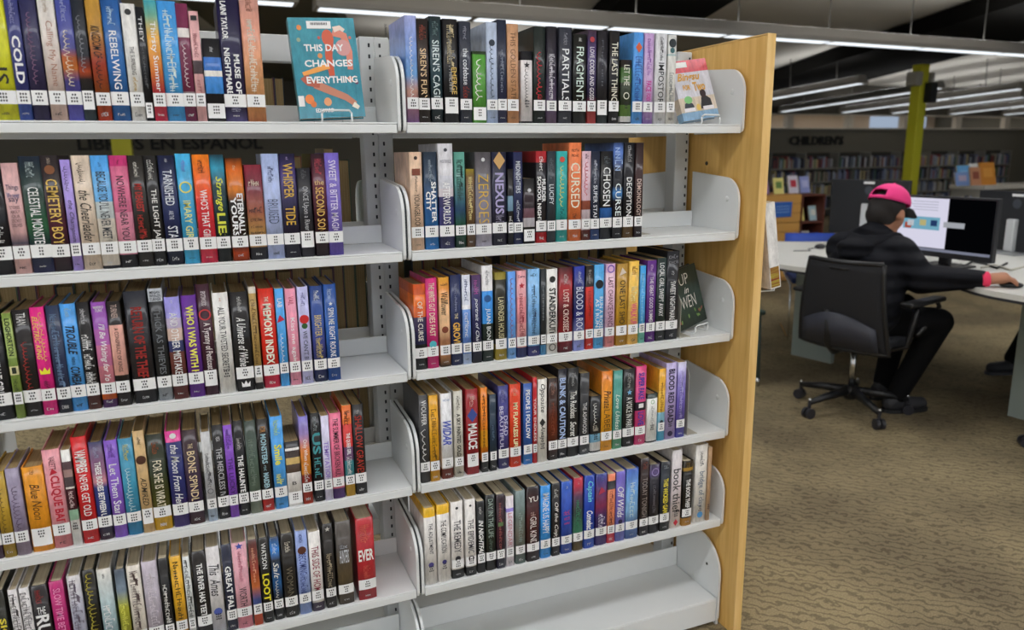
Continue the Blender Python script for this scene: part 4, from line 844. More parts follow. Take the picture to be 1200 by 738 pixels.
for k in range(14): quad_print(q, 'barcode_bar', '33333a', [(-.024+k*.0025, H*.925), (-.0228+k*.0025+.0006*(k % 2), H*.925), (-.0228+k*.0025+.0006*(k % 2), H*.95), (-.024+k*.0025, H*.95)], -.0016)
quad_print(q, 'call_number_label', 'dcdad8', [(-W/2, H*.12), (-W/2+.012, H*.12), (-W/2+.012, H*.225), (-W/2, H*.225)], -.0012)
tag(bk, 'teal face-out book with orange figures and large white capitals on an easel', 'book', 'face-out display books')
easel((cx+.006, .045, z0), 0, .062, .12, 'white wire easel holding the teal face-out book')
# two-people novel (top shelf, right bay)
pl, pr = ony(793, 145, .06), ony(846, 145, .06)
cx = (pl.x+pr.x)/2+.004; W = .118; H = .158
bk = face_book(W, H, .022, 'c9c6c8', (cx-.004, .05, z0+.0155), .08, -.28, '= 0 d05a64 .2 c8c8d2 .62 cdbfae .86 7fa0bc', -.13); q = bk
cover_text(q, 'Bingsu', 'cf9a3c', -.05, H*.62, .075, .026, 'bi'); cover_text(q, 'FOR', 'cf9a3c', -.038, H*.5, .024, .014, 'b'); cover_text(q, 'Two', 'cf9a3c', -.005, H*.47, .04, .024, 'b')
quad_print(q, 'cover_picture', '2a2a30', [(.005, H*.17), (.045, H*.17), (.043, H*.32), (.03, H*.38), (.014, H*.36)], -.0009)
quad_print(q, 'cover_picture', '34262a', blob(.022, H*.42, .010, .011), -.0010)
quad_print(q, 'cover_picture', '2c3440', [(-.05, H*.17), (-.014, H*.17), (-.018, H*.27), (-.03, H*.31), (-.044, H*.28)], -.0009)
quad_print(q, 'cover_picture', '7cb878', blob(-.03, H*.34, .013, .010), -.0010)
quad_print(q, 'cover_picture', 'd8b860', blob(-.002, H*.2, .007, .009), -.0010)
for xx in (-.05, .012): quad_print(q, 'cover_picture', 'dcd8dc', [(xx, H*.145), (xx+.036, H*.145), (xx+.036, H*.205), (xx, H*.205)], -.0012)
quad_print(q, 'barcode_label', 'e4e2e0', [(-.045, H*.88), (-.008, H*.88), (-.008, H*.97), (-.045, H*.97)], -.0012)
tag(bk, 'small face-out book with a pink top and two cartoon people', 'book', 'face-out display books')
easel((cx+.004, .06, z0), .08, .06, .1, 'white wire easel at the end of the top shelf')
# dark green novel leaning at the end of the third shelf, right bay
z2 = ZS[2]
pl = ony(795, 388, .07); cx = pl.x+.058; W = .125; H = .165
bk = face_book(W, H, .022, '2f3a32', (cx-.014, .062, z2+.0165), .3, -.2, '0 2c3630 .5 33423a .8 2a3a2c 1 242c26', -.16); q = bk
cover_text(q, 'UP', 'dcd8d0', -.02, H*.72, .04, .03, 't'); cover_text(q, 'in', 'dcd8d0', -.008, H*.57, .02, .016, 'i'); cover_text(q, 'WEN', 'dcd8d0', -.03, H*.32, .062, .034, 't')
for i in range(9): quad_print(q, 'cover_spot', ('5a7a3c', '6a8a4a', '8a4a3a')[i % 3], blob(random.uniform(-.05, .05), H*random.uniform(.05, .28), .006, .003, random.random()*3), -.0009)
tag(bk, 'dark green face-out book with white capitals leaning beside the third shelf end', 'book', 'face-out display books')
easel((cx-.012, .072, z2), .3, .055, .1, 'white wire easel under the dark green face-out book')

# bookends
def bookend(x, z, label, h=.13, y=.03, w=.11):
    r = empty('bookend', (x, y, z))
    pts = [(0, 0), (w, 0), (w, h-.03)] + [(w-.03+.03*math.cos(a), h-.03+.03*math.sin(a)) for a in [PI/2*i/6 for i in range(1, 7)]] + [(.03+.03*math.cos(a), h-.03+.03*math.sin(a)) for a in [PI/2+PI/2*i/6 for i in range(0, 7)]]
    MB().prism(pts, lambda u, v, t: (t, u, v), 0, .0012).build('upright_plate', flat('a8a498', .5, .2), r)
    MB().box(.0013, .035, 0, w, .0002, .0014).build('foot_plate', flat('a8a498', .5, .2), r)
    tag(r, label, 'bookend', 'metal bookends'); return r
bookend(solve_x(753.5, .03, ZS[1])+.001, ZS[1], 'grey metal bookend after the last book, second shelf, right bay', .16, .05)
bookend(solve_x(795, .02, ZS[2])-.001, ZS[2], 'metal bookend between the black book and leaning green book, third shelf', .12, .012)
bookend(solve_x(802.5, .02, ZS[3])+.001, ZS[3], 'metal bookend after the violet book, fourth shelf, right bay', .2, .012)

# books on the far side of the shelving, spines turned away, seen through the gaps
rf = random.Random(5); FARC = ('6a5a48', '3a3a40', '7a6a50', '2c3a52', '8a4a3a', '4a5a48', '90887a', '5a3a4c', 'b0a890')
fp = {}
def far_book(x, row, T, H, h, D=.15):
    k = (h, round(H, 2))
    if k not in fp:
        vs, fs = cover_mesh(.03, D, H, True, .0022)
        me = bpy.data.meshes.new('cover'); me.from_pydata(vs, [], fs); me.materials.append(flat(h, .45)); me.update()
        pg = MB().box(-.0127, .0127, .006, D-.003, .003, H-.003).mesh('page_block', [PAGES]); fp[k] = (me, pg)
    me, pg = fp[k]; r = link('book', me); link('page_block', pg, r)
    r.location = (x, .512, ZS[row]+.0004); r.rotation_euler = (0, 0, PI); r.scale = (T/.03, 1, 1)
    tag(r, 'book on the far side of the shelving, page edges facing the viewer', 'book', 'books on the far side of the shelving')
FAR = {0: [(-.42, -.2), (.3, .42)], 1: [(-.2, -.06), (.66, .76)], 2: [(-.86, -.03), (.06, .74)], 3: [(-.2, -.04), (.6, .8)], 4: [(-.2, -.04)]}
for row, segs in FAR.items():
    for a, b in segs:
        x = a
        while x < b-.01:
            T = rf.uniform(.022, .04); far_book(x+T/2, row, T-.001, rf.choice((.2, .21, .215, .23)) if row else rf.choice((.12, .2)), rf.choice(FARC)); x += T + (.0 if rf.random() < .9 else .02)

# book displayed on the outer face of the end panel, seen edge-on
r = face_book(.16, .235, .034, 'd8d4cc', (1.028, .035, 1.03), PI/2, -.17, '0 dcdad6 1 d8d6d4')
tag(r, 'white book displayed on the outer side of the oak end panel', 'book', 'face-out display books')
cov = MB().box(-.0815, -.0795, .003, .032, .004, .06).build('patterned_edge', stripes('floral_edge', '7a2a1c', 'a8a03c', 2, 160, .7, 4, 2.0), r)
hd = empty('book_rack', (.9475, .04, .995))
MB().tube([(0, -.05, .09), (.0, -.05, .02), (.09, -.05, .018), (.092, -.05, .05)], .0022, 7).build('wire_arm', STEEL_WHITE, hd, True)
MB().tube([(0, .05, .09), (.0, .05, .02), (.09, .05, .018), (.092, .05, .05)], .0022, 7).build('wire_arm', STEEL_WHITE, hd, True)
tag(hd, 'small wire rack fixed to the outer side of the oak end panel', 'rack')

# ------------------------------------------------------------------ signs on the back wall
def wall_sign(body, x0, x1, z0, h, label):
    vs, fs, a = glyphs(body, 'b'); n = len(vs)
    P = [(x0+u*(x1-x0), WALL_Y-.03, z0+v*h) for u, v in vs] + [(x0+u*(x1-x0), WALL_Y, z0+v*h) for u, v in vs]
    ed = {}
    for f in fs:
        for i in range(len(f)):
            e = (f[i], f[(i+1) % len(f)]); ed[e] = 1
    F = list(fs) + [tuple(n+i for i in f[::-1]) for f in fs] + [(b, a_, a_+n, b+n) for (a_, b) in ed if (b, a_) not in ed]
    me = bpy.data.meshes.new('letters'); me.from_pydata(P, [], F); me.materials.append(flat('141412', .6, k=1)); me.update()
    o = link('wall_sign', me); tag(o, label, 'sign'); return o
wall_sign("CHILDREN'S", 11.08, 12.55, 1.50, .19, "dark raised letters spelling CHILDREN'S on the far wall")
wall_sign('LIBROS EN ESPAÑOL', -1.95, .59, 1.50, .23, 'dark raised Spanish lettering on the far wall, behind the left bay')
# ------------------------------------------------------------------ yellow columns
YEL = flat('c6c22c', .55)
def column(x, y, s, label, top=2.5):
    r = empty('column', (x, y, 0)); MB().box(-s/2, s/2, -s/2, s/2, 0, top).build('shaft', YEL, r, bevel=.01); MB().box(-s/2-.02, s/2+.02, -s/2-.02, s/2+.02, 0, .1).build('base_trim', flat('3a3a36', .7), r)
    tag(r, label, 'column'); return r
c = column(8.70, 6.0, .15, 'yellow column behind the monitors, with boxes mounted near its top')
MB().box(-.2, -.08, -.12, .06, 2.22, 2.4).build('mounted_box', flat('9a968c', .6), c, bevel=.02)
MB().box(.0, .11, -.2, -.08, 2.0, 2.26).build('mounted_speaker', BLACK, c, bevel=.01)
MB().box(.08, .16, -.1, .1, 2.24, 2.4).build('mounted_box', flat('8f8b82', .6), c, bevel=.02)
column(-1.15, 8.0, .2, 'yellow column seen through the gap above the second shelf, left bay')

# ------------------------------------------------------------------ wall shelving with far books
ws = empty('long_bookcase', (14, 10.85, 0))
GREYB = flat('8d8a82', .6, k=1)
zr = (1.03, .745, .46, .18)
for z in zr: MB().box(-3.6, 3.6, -.13, .14, z-.03, z).build('shelf', GREYB, ws)
for i in range(9): x = -3.6+i*.9; MB().box(x-.012, x+.012, -.125, .14, .02, 1.34).build('divider', GREYB, ws)
MB().box(-3.6, 3.6, .141, .148, .0, 1.34).build('back_panel', flat('3c3934', .9, k=1), ws)
tag(ws, 'long grey wall shelving packed with small books below the lettering', 'bookshelf')
FC = ['c8c8d0', '8a94b4', '4a5270', 'b0a898', '6a5a5a', '2c2c34', '9a4a4a', '5a7a6a', 'd0c090', '7a84a8', '3a3a44', 'a8b4c4', '504038']
fmats = [flat(h, .6, k=.95) for h in FC]
mb = MB()
for z in zr:
    x = 10.42
    while x < 17.58:
        if abs(((x-10.4) % .9)) < .04: x += .03; continue
        T = rf.uniform(.02, .055); H = rf.uniform(.17, .245)
        if rf.random() < .06: x += rf.uniform(.03, .12); continue
        mb.box(x, x+T*.94, 10.74, 10.92, z+.0005, z+H, rf.randrange(len(FC))); x += T
o = mb.build('far_books', fmats); tag(o, 'rows of small mixed books on the far wall shelving', 'books', kind='stuff')

# ------------------------------------------------------------------ low display units in the children's area
def upright_book(x, y, z, W, H, h, label, h2, rz=0.0, grp='face-out picture books'):
    r = empty('picture_book', (x, y, z), rz); t = .22
    M = Matrix.Rotation(-t, 4, 'X')
    mb = MB().obox(M @ Matrix.Translation((0, 0, H/2)), W, .012, H); o = mb.build('cover', flat(h, .45), r); 
    mb = MB().obox(M @ Matrix.Translation((0, -.0066, H*.55)), W*.6, .001, H*.4); mb.build('cover_picture', flat(h2, .5), r)
    mb = MB().obox(M @ Matrix.Translation((0, .012, H/2)), W*.96, .011, H*.97); mb.build('page_block', PAGES_PALE, r)
    tag(r, label, 'book', grp); return r
a = ond(897, 227, 8.0); b = ond(938, 227, 8.0); c_ = ond(965, 227, 8.0)
su = empty('slatwall_display', ((a.x+b.x)/2-.2, b.y, 0)); OAKF = flat('c4924a', .55)
wid = b.x-a.x+.4
for i in range(9): MB().box(-wid/2, wid/2, -.02, .0, .06+i*.098, .06+i*.098+.09).build('slat', OAKF, su)
MB().box(-wid/2, wid/2, .001, .5, .02, .94).build('cabinet_body', flat('a87a3c', .6), su)
tag(su, 'low oak slatwall display end with a blue sign, left of the far monitor', 'display unit')
s1 = ony(907, 237, b.y-.03); s2 = ony(927, 254, b.y-.03)
sg = MB().box(s1.x, s2.x, b.y-.034, b.y-.024, s2.z, s1.z).build('blue_sign', flat('2f62b4', .5), bevel=.004); tag(sg, 'small blue sign with faint white lines on the oak slatwall', 'sign')
for k in range(3): MB().box(s1.x+.03, s2.x-.03, b.y-.0352, b.y-.0342, s1.z-.05-k*.03, s1.z-.044-k*.03).build('sign_line', flat('8fb0dc', .6), sg)
bc = empty('red_brown_bookcase', ((b.x+c_.x)/2+.08, b.y, 0)); BR = flat('5a2c20', .6); wb = (c_.x-b.x)+.1
MB().box(-wb/2, -wb/2+.02, 0, .3, 0, .93).build('side_panel', BR, bc); MB().box(wb/2-.02, wb/2, 0, .3, 0, .93).build('side_panel', BR, bc)
for z in (.05, .33, .62, .91): MB().box(-wb/2+.0205, wb/2-.0205, 0, .3, z, z+.02).build('shelf', BR, bc)
MB().box(-wb/2+.0205, wb/2-.0205, .3, .31, .0, .93).build('back_panel', flat('3a1c16', .7), bc)
tag(bc, 'red-brown low bookcase between the oak slatwall and the far monitor', 'bookcase')
upright_book(bc.location.x-.09, b.y+.09, .6405, .12, .17, 'd8c874', 'yellow picture book on the red-brown bookcase upper shelf', '8ab0a0')
upright_book(bc.location.x+.10, b.y+.09, .6405, .11, .16, 'a8c0c8', 'pale blue picture book on the red-brown bookcase upper shelf', 'd8d8d0')
upright_book(bc.location.x+.02, b.y+.09, .3505, .12, .18, 'b8b0a4', 'beige picture book on the red-brown bookcase lower shelf', '7a8a94')
for k, (dx, H, h, h2, nm) in enumerate(((-.42, .2, 'a098c8', 'c8c8e0', 'lavender'), (-.26, .15, '8a6a8a', 'c04a4a', 'mauve'), (-.06, .17, 'd8d080', '6a8a4a', 'yellow'), (.14, .19, 'c8c4d0', 'b83a4a', 'white and red'), (.3, .18, '8a94c8', 'b0b4d8', 'periwinkle'))):
    upright_book(b.x+dx-.12, b.y+.12, .941, .13, H, h, nm+' picture book standing on top of the oak slatwall unit', h2)
l0 = ond(1120, 219, 8.0)
lu = empty('low_shelf_unit', (l0.x+1.42, l0.y, 0)); 
MB().box(-1.0, 1.2, -.02, .4, l0.z-.04, l0.z).build('top', flat('b4b0a6', .6), lu)
for x in (-.98, -.3, .4, 1.1): MB().box(x, x+.03, .0, .38, 0, l0.z-.0405).build('divider', GREYB, lu)
for z in (.1, .42, .7): MB().box(-.949, 1.099, .01, .38, z-.02, z).build('shelf', GREYB, lu)
tag(lu, 'long pale low shelf unit behind the monitors at the right', 'bookshelf')
for k, (px, W, H, h, h2, nm) in enumerate(((1140, .2, .15, '7a94c8', 'b8a8c0', 'blue and mauve'), (1152, .2, .22, '6aa8d8', '8abce0', 'light blue'), (1165, .16, .2, 'c08a6a', '8a4a3a', 'brown'), (1173, .18, .24, 'e4e4e6', 'f0f0f0', 'glossy white'), (1188, .24, .25, 'c88434', 'd89a4a', 'orange'), (1199, .15, .16, 'c4b070', '8ab0c8', 'tan'))):
    P = ond(px, 217, 8.1); upright_book(P.x, l0.y+.12+.05*(k % 2), l0.z+.0005, W, H, h, nm+' picture book standing on the pale low shelf unit', h2)
for k in range(14):
    T = rf.uniform(.03, .06); upright_book(l0.x+.36+k*.046, l0.y+.1, .7005, .055, rf.uniform(.16, .22), rf.choice(FC), 'small picture book inside the pale low shelf unit', rf.choice(FC), grp='books inside the low shelf unit')

# ------------------------------------------------------------------ computer desk
desk = empty('computer_desk', (3.6, 1.2, 0)); DT = flat('c9c8c2', .45); DE = flat('2a2a2e', .6)
D0 = Vector((3.6, 1.2, 0))
def curve(pts, n=5):
    out = []
    for i in range(len(pts)-1):
        p0 = pts[max(i-1, 0)]; p1 = pts[i]; p2 = pts[i+1]; p3 = pts[min(i+2, len(pts)-1)]
        for k in range(n):
            t = k/n; out.append(tuple(.5*(2*p1[j]+(p2[j]-p0[j])*t+(2*p0[j]-5*p1[j]+4*p2[j]-p3[j])*t*t+(-p0[j]+3*p1[j]-3*p2[j]+p3[j])*t**3) for j in (0, 1)))
    return out + [pts[-1]]
top = curve([(2.66, 2.3), (2.70, 1.9), (2.76, 1.6), (3.0, 1.38), (3.12, 1.1), (3.0, .79), (2.975, .55), (2.96, -.3)]) + curve([(4.6, -.3), (4.6, .6), (4.5, 1.2), (4.55, 2.0), (4.25, 2.5), (3.9, 2.52), (3.6, 2.65), (3.3, 2.9)])
top = top[::-1]
tl = [(x-D0.x, y-D0.y) for x, y in top]
MB().prism(tl, lambda u, v, t: (u, v, t), .7135, .74).build('desk_top', DT, desk)
ctr = (0.1, 0)
MB().prism([(x*.997, y*.997) for x, y in tl], lambda u, v, t: (u, v, t), .7, .713).build('edge_band', DE, desk)
LP = flat('8f9a94', .5)
p1 = onz(929, 414, .004)-D0; p2 = onz(975, 425, .004)-D0
def panel(a, b, name='leg_panel', z1=.699):
    a = Vector((a.x, a.y, 0)); b = Vector((b.x, b.y, 0)); d = (b-a).normalized(); n = Vector((-d.y, d.x, 0))*.02
    return MB().add([a-n, b-n, b+n, a+n] + [q+Vector((0, 0, z1)) for q in (a-n, b-n, b+n, a+n)], [(0,3,2,1),(4,5,6,7),(0,1,5,4),(1,2,6,5),(2,3,7,6),(3,0,4,7)]).build(name, LP, desk)
panel(p1, p2)
p3 = onz(1183, 485, .004)-D0; panel(p3, p3+Vector((.05, -.45, 0)))
tag(desk, 'light grey curved computer desk with dark edge that the person sits at', 'desk')

def monitor(base, ang, w, h, zc, label, silver=True, page=False, back_col='1b1c20', sw=.03):
    """screen faces local +x"""
    r = empty('monitor', base, ang); hb = zc-base[2]
    MB().box(-.02, .015, -w/2, w/2, hb-h/2, hb+h/2).build('bezel', flat(back_col, .5), r, bevel=.004)
    sc = MB().box(.0152, .0162, -w/2+.012, w/2-.012, hb-h/2+.03, hb+h/2-.012).build('screen', emit('06070a', .6), r)
    if page:   # a web page in the window on the left half of the screen
        yl = w/2-.013; s = w*.52; zt = hb+h/2-.013; zb_ = hb-h/2+.05
        MB().box(.0163, .0166, -yl, -yl+s, zb_, zt).build('web_page', emit('d9d7ea', .95), sc)
        MB().box(.0167, .0169, -yl+s*.12, -yl+s*.86, zb_+(zt-zb_)*.36, zb_+(zt-zb_)*.62).build('web_banner', emit('7ab4cc', .8), sc)
        for i, (u, v, hx) in enumerate(((.25, .47, 'c8d0d8'), (.2, .42, 'b0503c'), (.5, .49, 'c4ba80'), (.72, .49, '28406c'))):
            MB().box(.0170, .0172, -yl+s*(u-.04), -yl+s*(u+.09), zb_+(zt-zb_)*(v-.05), zb_+(zt-zb_)*(v+.07)).build('banner_icon', emit(hx, .8), sc)
        for k in range(4): MB().box(.0167, .0169, -yl+s*(.2 if k % 2 else .3), -yl+s*.8, zb_+(zt-zb_)*(.92-k*.055), zb_+(zt-zb_)*(.935-k*.055)).build('text_line', emit('b8b8cc', .8), sc)
        MB().box(.0163, .0166, -w/2+.013, w/2-.013, hb-h/2+.031, hb-h/2+.046).build('task_bar', emit('8c90a4', .7), sc)
        MB().box(.0167, .0170, -yl+s-.02, -yl+s+.1, hb+.0, hb+.03).build('screen_tag', emit('b8bcc4', .7), sc)
    MB().box(-.06, -.0205, -sw, sw, .012, hb+.03).build('stand', flat('c4c6c8', .4, .3) if silver else BLACK, r, bevel=.008)
    MB().box(-.14, .06, -.12, .12, .0005, .0118).build('foot', flat('a0a2a4', .4, .5) if silver else BLACK, r, bevel=.003)
    if silver:
        MB().box(-.0215, -.0203, -.04, .04, hb+h/2-.03, hb+h/2-.014).build('asset_label', STICKER, r)
        mk = MB().lathe([(.03, 0), (.03, .001)], n=20).build('maker_mark', flat('3c4048', .4), r); mk.rotation_euler = (0, -PI/2, 0); mk.location = (-.0205, 0, hb+h/2-.075)
    tag(r, label, 'monitor', 'computer monitors'); return r
monitor((3.42, 1.33, .7402), PI+.08, .58, .34, .965, 'black monitor with a bright web page on its left half, facing the person', False, True)
m3 = ond(1018, 243, 5.5)
monitor((m3.x, m3.y, .7402), .25, .58, .40, m3.z, 'dark monitor seen from behind at the left, with silver stand and small label')
m2 = ond(1192, 262, 4.75)
monitor((m2.x, m2.y, .7402), -.1, .56, .40, m2.z, 'dark monitor seen from behind at the right frame edge, with silver stand')
# keyboard, mice, cables
kb = empty('keyboard', (3.2, 1.28, .7402), PI/2+.2)
MB().box(-.2, .2, -.07, .07, 0, .014).build('keyboard_body', BLACK, kb, bevel=.003)
kmb = MB()
for i in range(13):
    for j in range(4): kmb.box(-.185+i*.0285, -.185+i*.0285+.024, -.055+j*.028, -.055+j*.028+.023, .0142, .019)
kk = kmb.build('keys', flat('26262a', .5), kb); kk['kind'] = 'stuff'
tag(kb, 'black keyboard on the desk below the lit monitor', 'keyboard')
wr = onz(1155, 327, .777); ha = onz(1184, 325, .788)
hp = wr + (ha-wr).normalized()*.115
ms = empty('computer_mouse', (hp.x, hp.y, .7402), -.7)
MB().ball((0, 0, .012), (.052, .03, .016), 14, 8).build('mouse_shell', BLACK, ms, True); MB().box(-.0, .02, -.003, .003, .0275, .031).build('scroll_wheel', flat('3a3a3e', .5), ms)
tag(ms, 'black mouse under the seated person\'s right hand', 'mouse')
mp = onz(961, 290, .745); m_ = empty('computer_mouse', (mp.x, mp.y, .7402), .4)
MB().ball((0, 0, .012), (.055, .032, .018), 14, 8).build('mouse_shell', BLACK, m_, True); MB().tube([(-.05, 0, .01), (-.12, .03, .005), (-.2, -.02, .005), (-.28, .06, .005)], .003, 6).build('mouse_cable', BLACK, m_, True)
tag(m_, 'black mouse with cable on the left wing of the desk', 'mouse')
for i, (pts, h, lab) in enumerate((([(1128, 312), (1140, 306), (1155, 309), (1168, 314), (1180, 308)], '1a1a1c', 'black cable looping on the desk behind the lit monitor'),
                                  ([(1150, 313), (1165, 310), (1185, 316), (1200, 312)], 'b8b4a8', 'pale cable running along the desk at the right'),
                                  ([(1090, 312), (1105, 306), (1118, 314), (1126, 309)], '7a7a72', 'thin grey cable on the desk beside the monitor foot'))):
    P = []
    for j, (px, py) in enumerate(pts):
        q_ = onz(px, py, .748); P.append((q_.x, q_.y, .747))
    Q = [(P[0][0], P[0][1], .747)]
    for j in range(1, len(P)):
        for t in (.33, .66, 1): Q.append(tuple(P[j-1][k]*(1-t)+P[j][k]*t for k in range(3)))
    o = MB().tube(Q, .006, 7).build('cable', flat(h, .5), smooth=True); tag(o, lab, 'cable')

# ------------------------------------------------------------------ office chair
def office_chair(loc, rz, label, back=True):
    """faces local +x"""
    r = empty('office_chair', loc, rz); BK = flat('1d1d22', .55); PL = flat('141416', .4)
    MB().lathe([(.03, .07), (.045, .09), (.045, .13), (.028, .14)], n=16).build('hub', PL, r, True)
    MB().lathe([(.016, .14), (.016, .36)], n=12).build('gas_column', CHROME, r, True)
    for k in range(5):
        a = 2*PI*k/5 + .41; c_, s_ = math.cos(a), math.sin(a)
        leg = MB().tube([(c_*.03, s_*.03, .115), (c_*.16, s_*.16, .105), (c_*.285, s_*.285, .085)], [.026, .021, .014], 8).build('base_leg', PL, r, True)
        cs = MB()
        cs.lathe([(.009, .05), (.009, .1)], c_*.285, s_*.285, 8)
        t = (-s_, c_)
        for d in (-.014, .014):
            px, py = c_*.29+t[0]*d, s_*.29+t[1]*d
            cs.tube([(px-t[0]*.009, py-t[1]*.009, .0285), (px+t[0]*.009, py+t[1]*.009, .0285)], .028, 14)
        cs.build('caster', flat('26262c', .35), r)
        MB().ball((c_*.285, s_*.285, .101), .009, 8, 6).build('caster_cap', CHROME, r, True)
    MB().box(-.1, .12, -.09, .09, .36, .395).build('mechanism', PL, r, bevel=.01)
    pts = []
    for i in range(28):
        a = 2*PI*i/28; u, v = math.cos(a), math.sin(a); pts.append((.02+.24*math.copysign(abs(u)**.6, u), .235*math.copysign(abs(v)**.6, v)))
    MB().prism(pts, lambda u, v, t: (u, v, t), .396, .455).build('seat', flat('1e2026', .8), r, bevel=.018, seg=3)
    # backrest: curved frame with mesh panel
    N = 14; M_ = 10; vs = []; fs = []
    def bp(u, v, off=0):
        y = u*.245*(1-.2*v)-.04-.01*v; z = .40+v*.45; x = -.235-.05*v+.05*(abs(u)**2)-.02*math.sin(v*PI)+off
        return (x, y, z)
    for j in range(M_+1):
        for i in range(N+1): vs.append(bp(-1+2*i/N, j/M_))
    for j in range(M_):
        for i in range(N): k = j*(N+1)+i; fs.append((k, k+1, k+N+2, k+N+1))
    o = MB().add(vs, fs).build('back_mesh', flat('16161a', .8, grain=.2, gscale=900), r, True); sm = o.modifiers.new('t', 'SOLIDIFY'); sm.thickness = .008
    rim = [bp(-1+2*i/N, 1) for i in range(N+1)] + [bp(1, 1-j/M_) for j in range(1, M_+1)] + [bp(1-2*i/N, 0) for i in range(1, N+1)] + [bp(-1, j/M_) for j in range(1, M_+1)]
    MB().tube(rim, .013, 8).build('back_frame', PL, r, True)
    lv = [bp(-.85+1.7*i/N, k*(.26+.14*math.cos((i/N-.5)*PI))+.03, -.012) for k in (0, 1) for i in range(N+1)]
    lo = MB().add(lv, [(i, i+1, N+2+i, N+1+i) for i in range(N)]).build('lumbar_support', flat('30323c', .5), r, True); ls = lo.modifiers.new('t', 'SOLIDIFY'); ls.thickness = .01
    MB().tube([(-.05, 0, .37), (-.2, 0, .37), (-.26, 0, .42), (-.272, 0, .6)], .02, 8).build('back_stem', PL, r, True)
    slot = [bp(-.25+.5*i/6, .93, -.009) for i in range(7)]
    MB().tube(slot, .007, 6).build('grip_slot', flat('0c0c0e', .6), r, True)
    for s_ in (-1, 1):
        arm = MB().tube([(-.06, s_*.2, .39), (-.02, s_*.285, .42), (.0, s_*.3, .56), (.02, s_*.3, .625)], .014, 8).tube([(.2, s_*.3, .635), (.24, s_*.3, .6), (.2, s_*.295, .54), (.06, s_*.29, .47)], .012, 8).build('arm_support', PL, r, True)
        MB().box(-.1, .24, s_*.3-.035, s_*.3+.035, .63, .655).build('arm_pad', PL, r, bevel=.01)
    tag(r, label, 'office chair', 'office chairs'); return r
CH = Vector((2.765, 1.275, 0))
office_chair((CH.x, CH.y, 0), .22, 'black mesh-back office chair that the person in the pink cap sits on')
rc = onz(1190, 523, 0)
office_chair((rc.x+.27, rc.y-.19, 0), -.4, 'black office chair mostly outside the right frame edge, only casters showing')

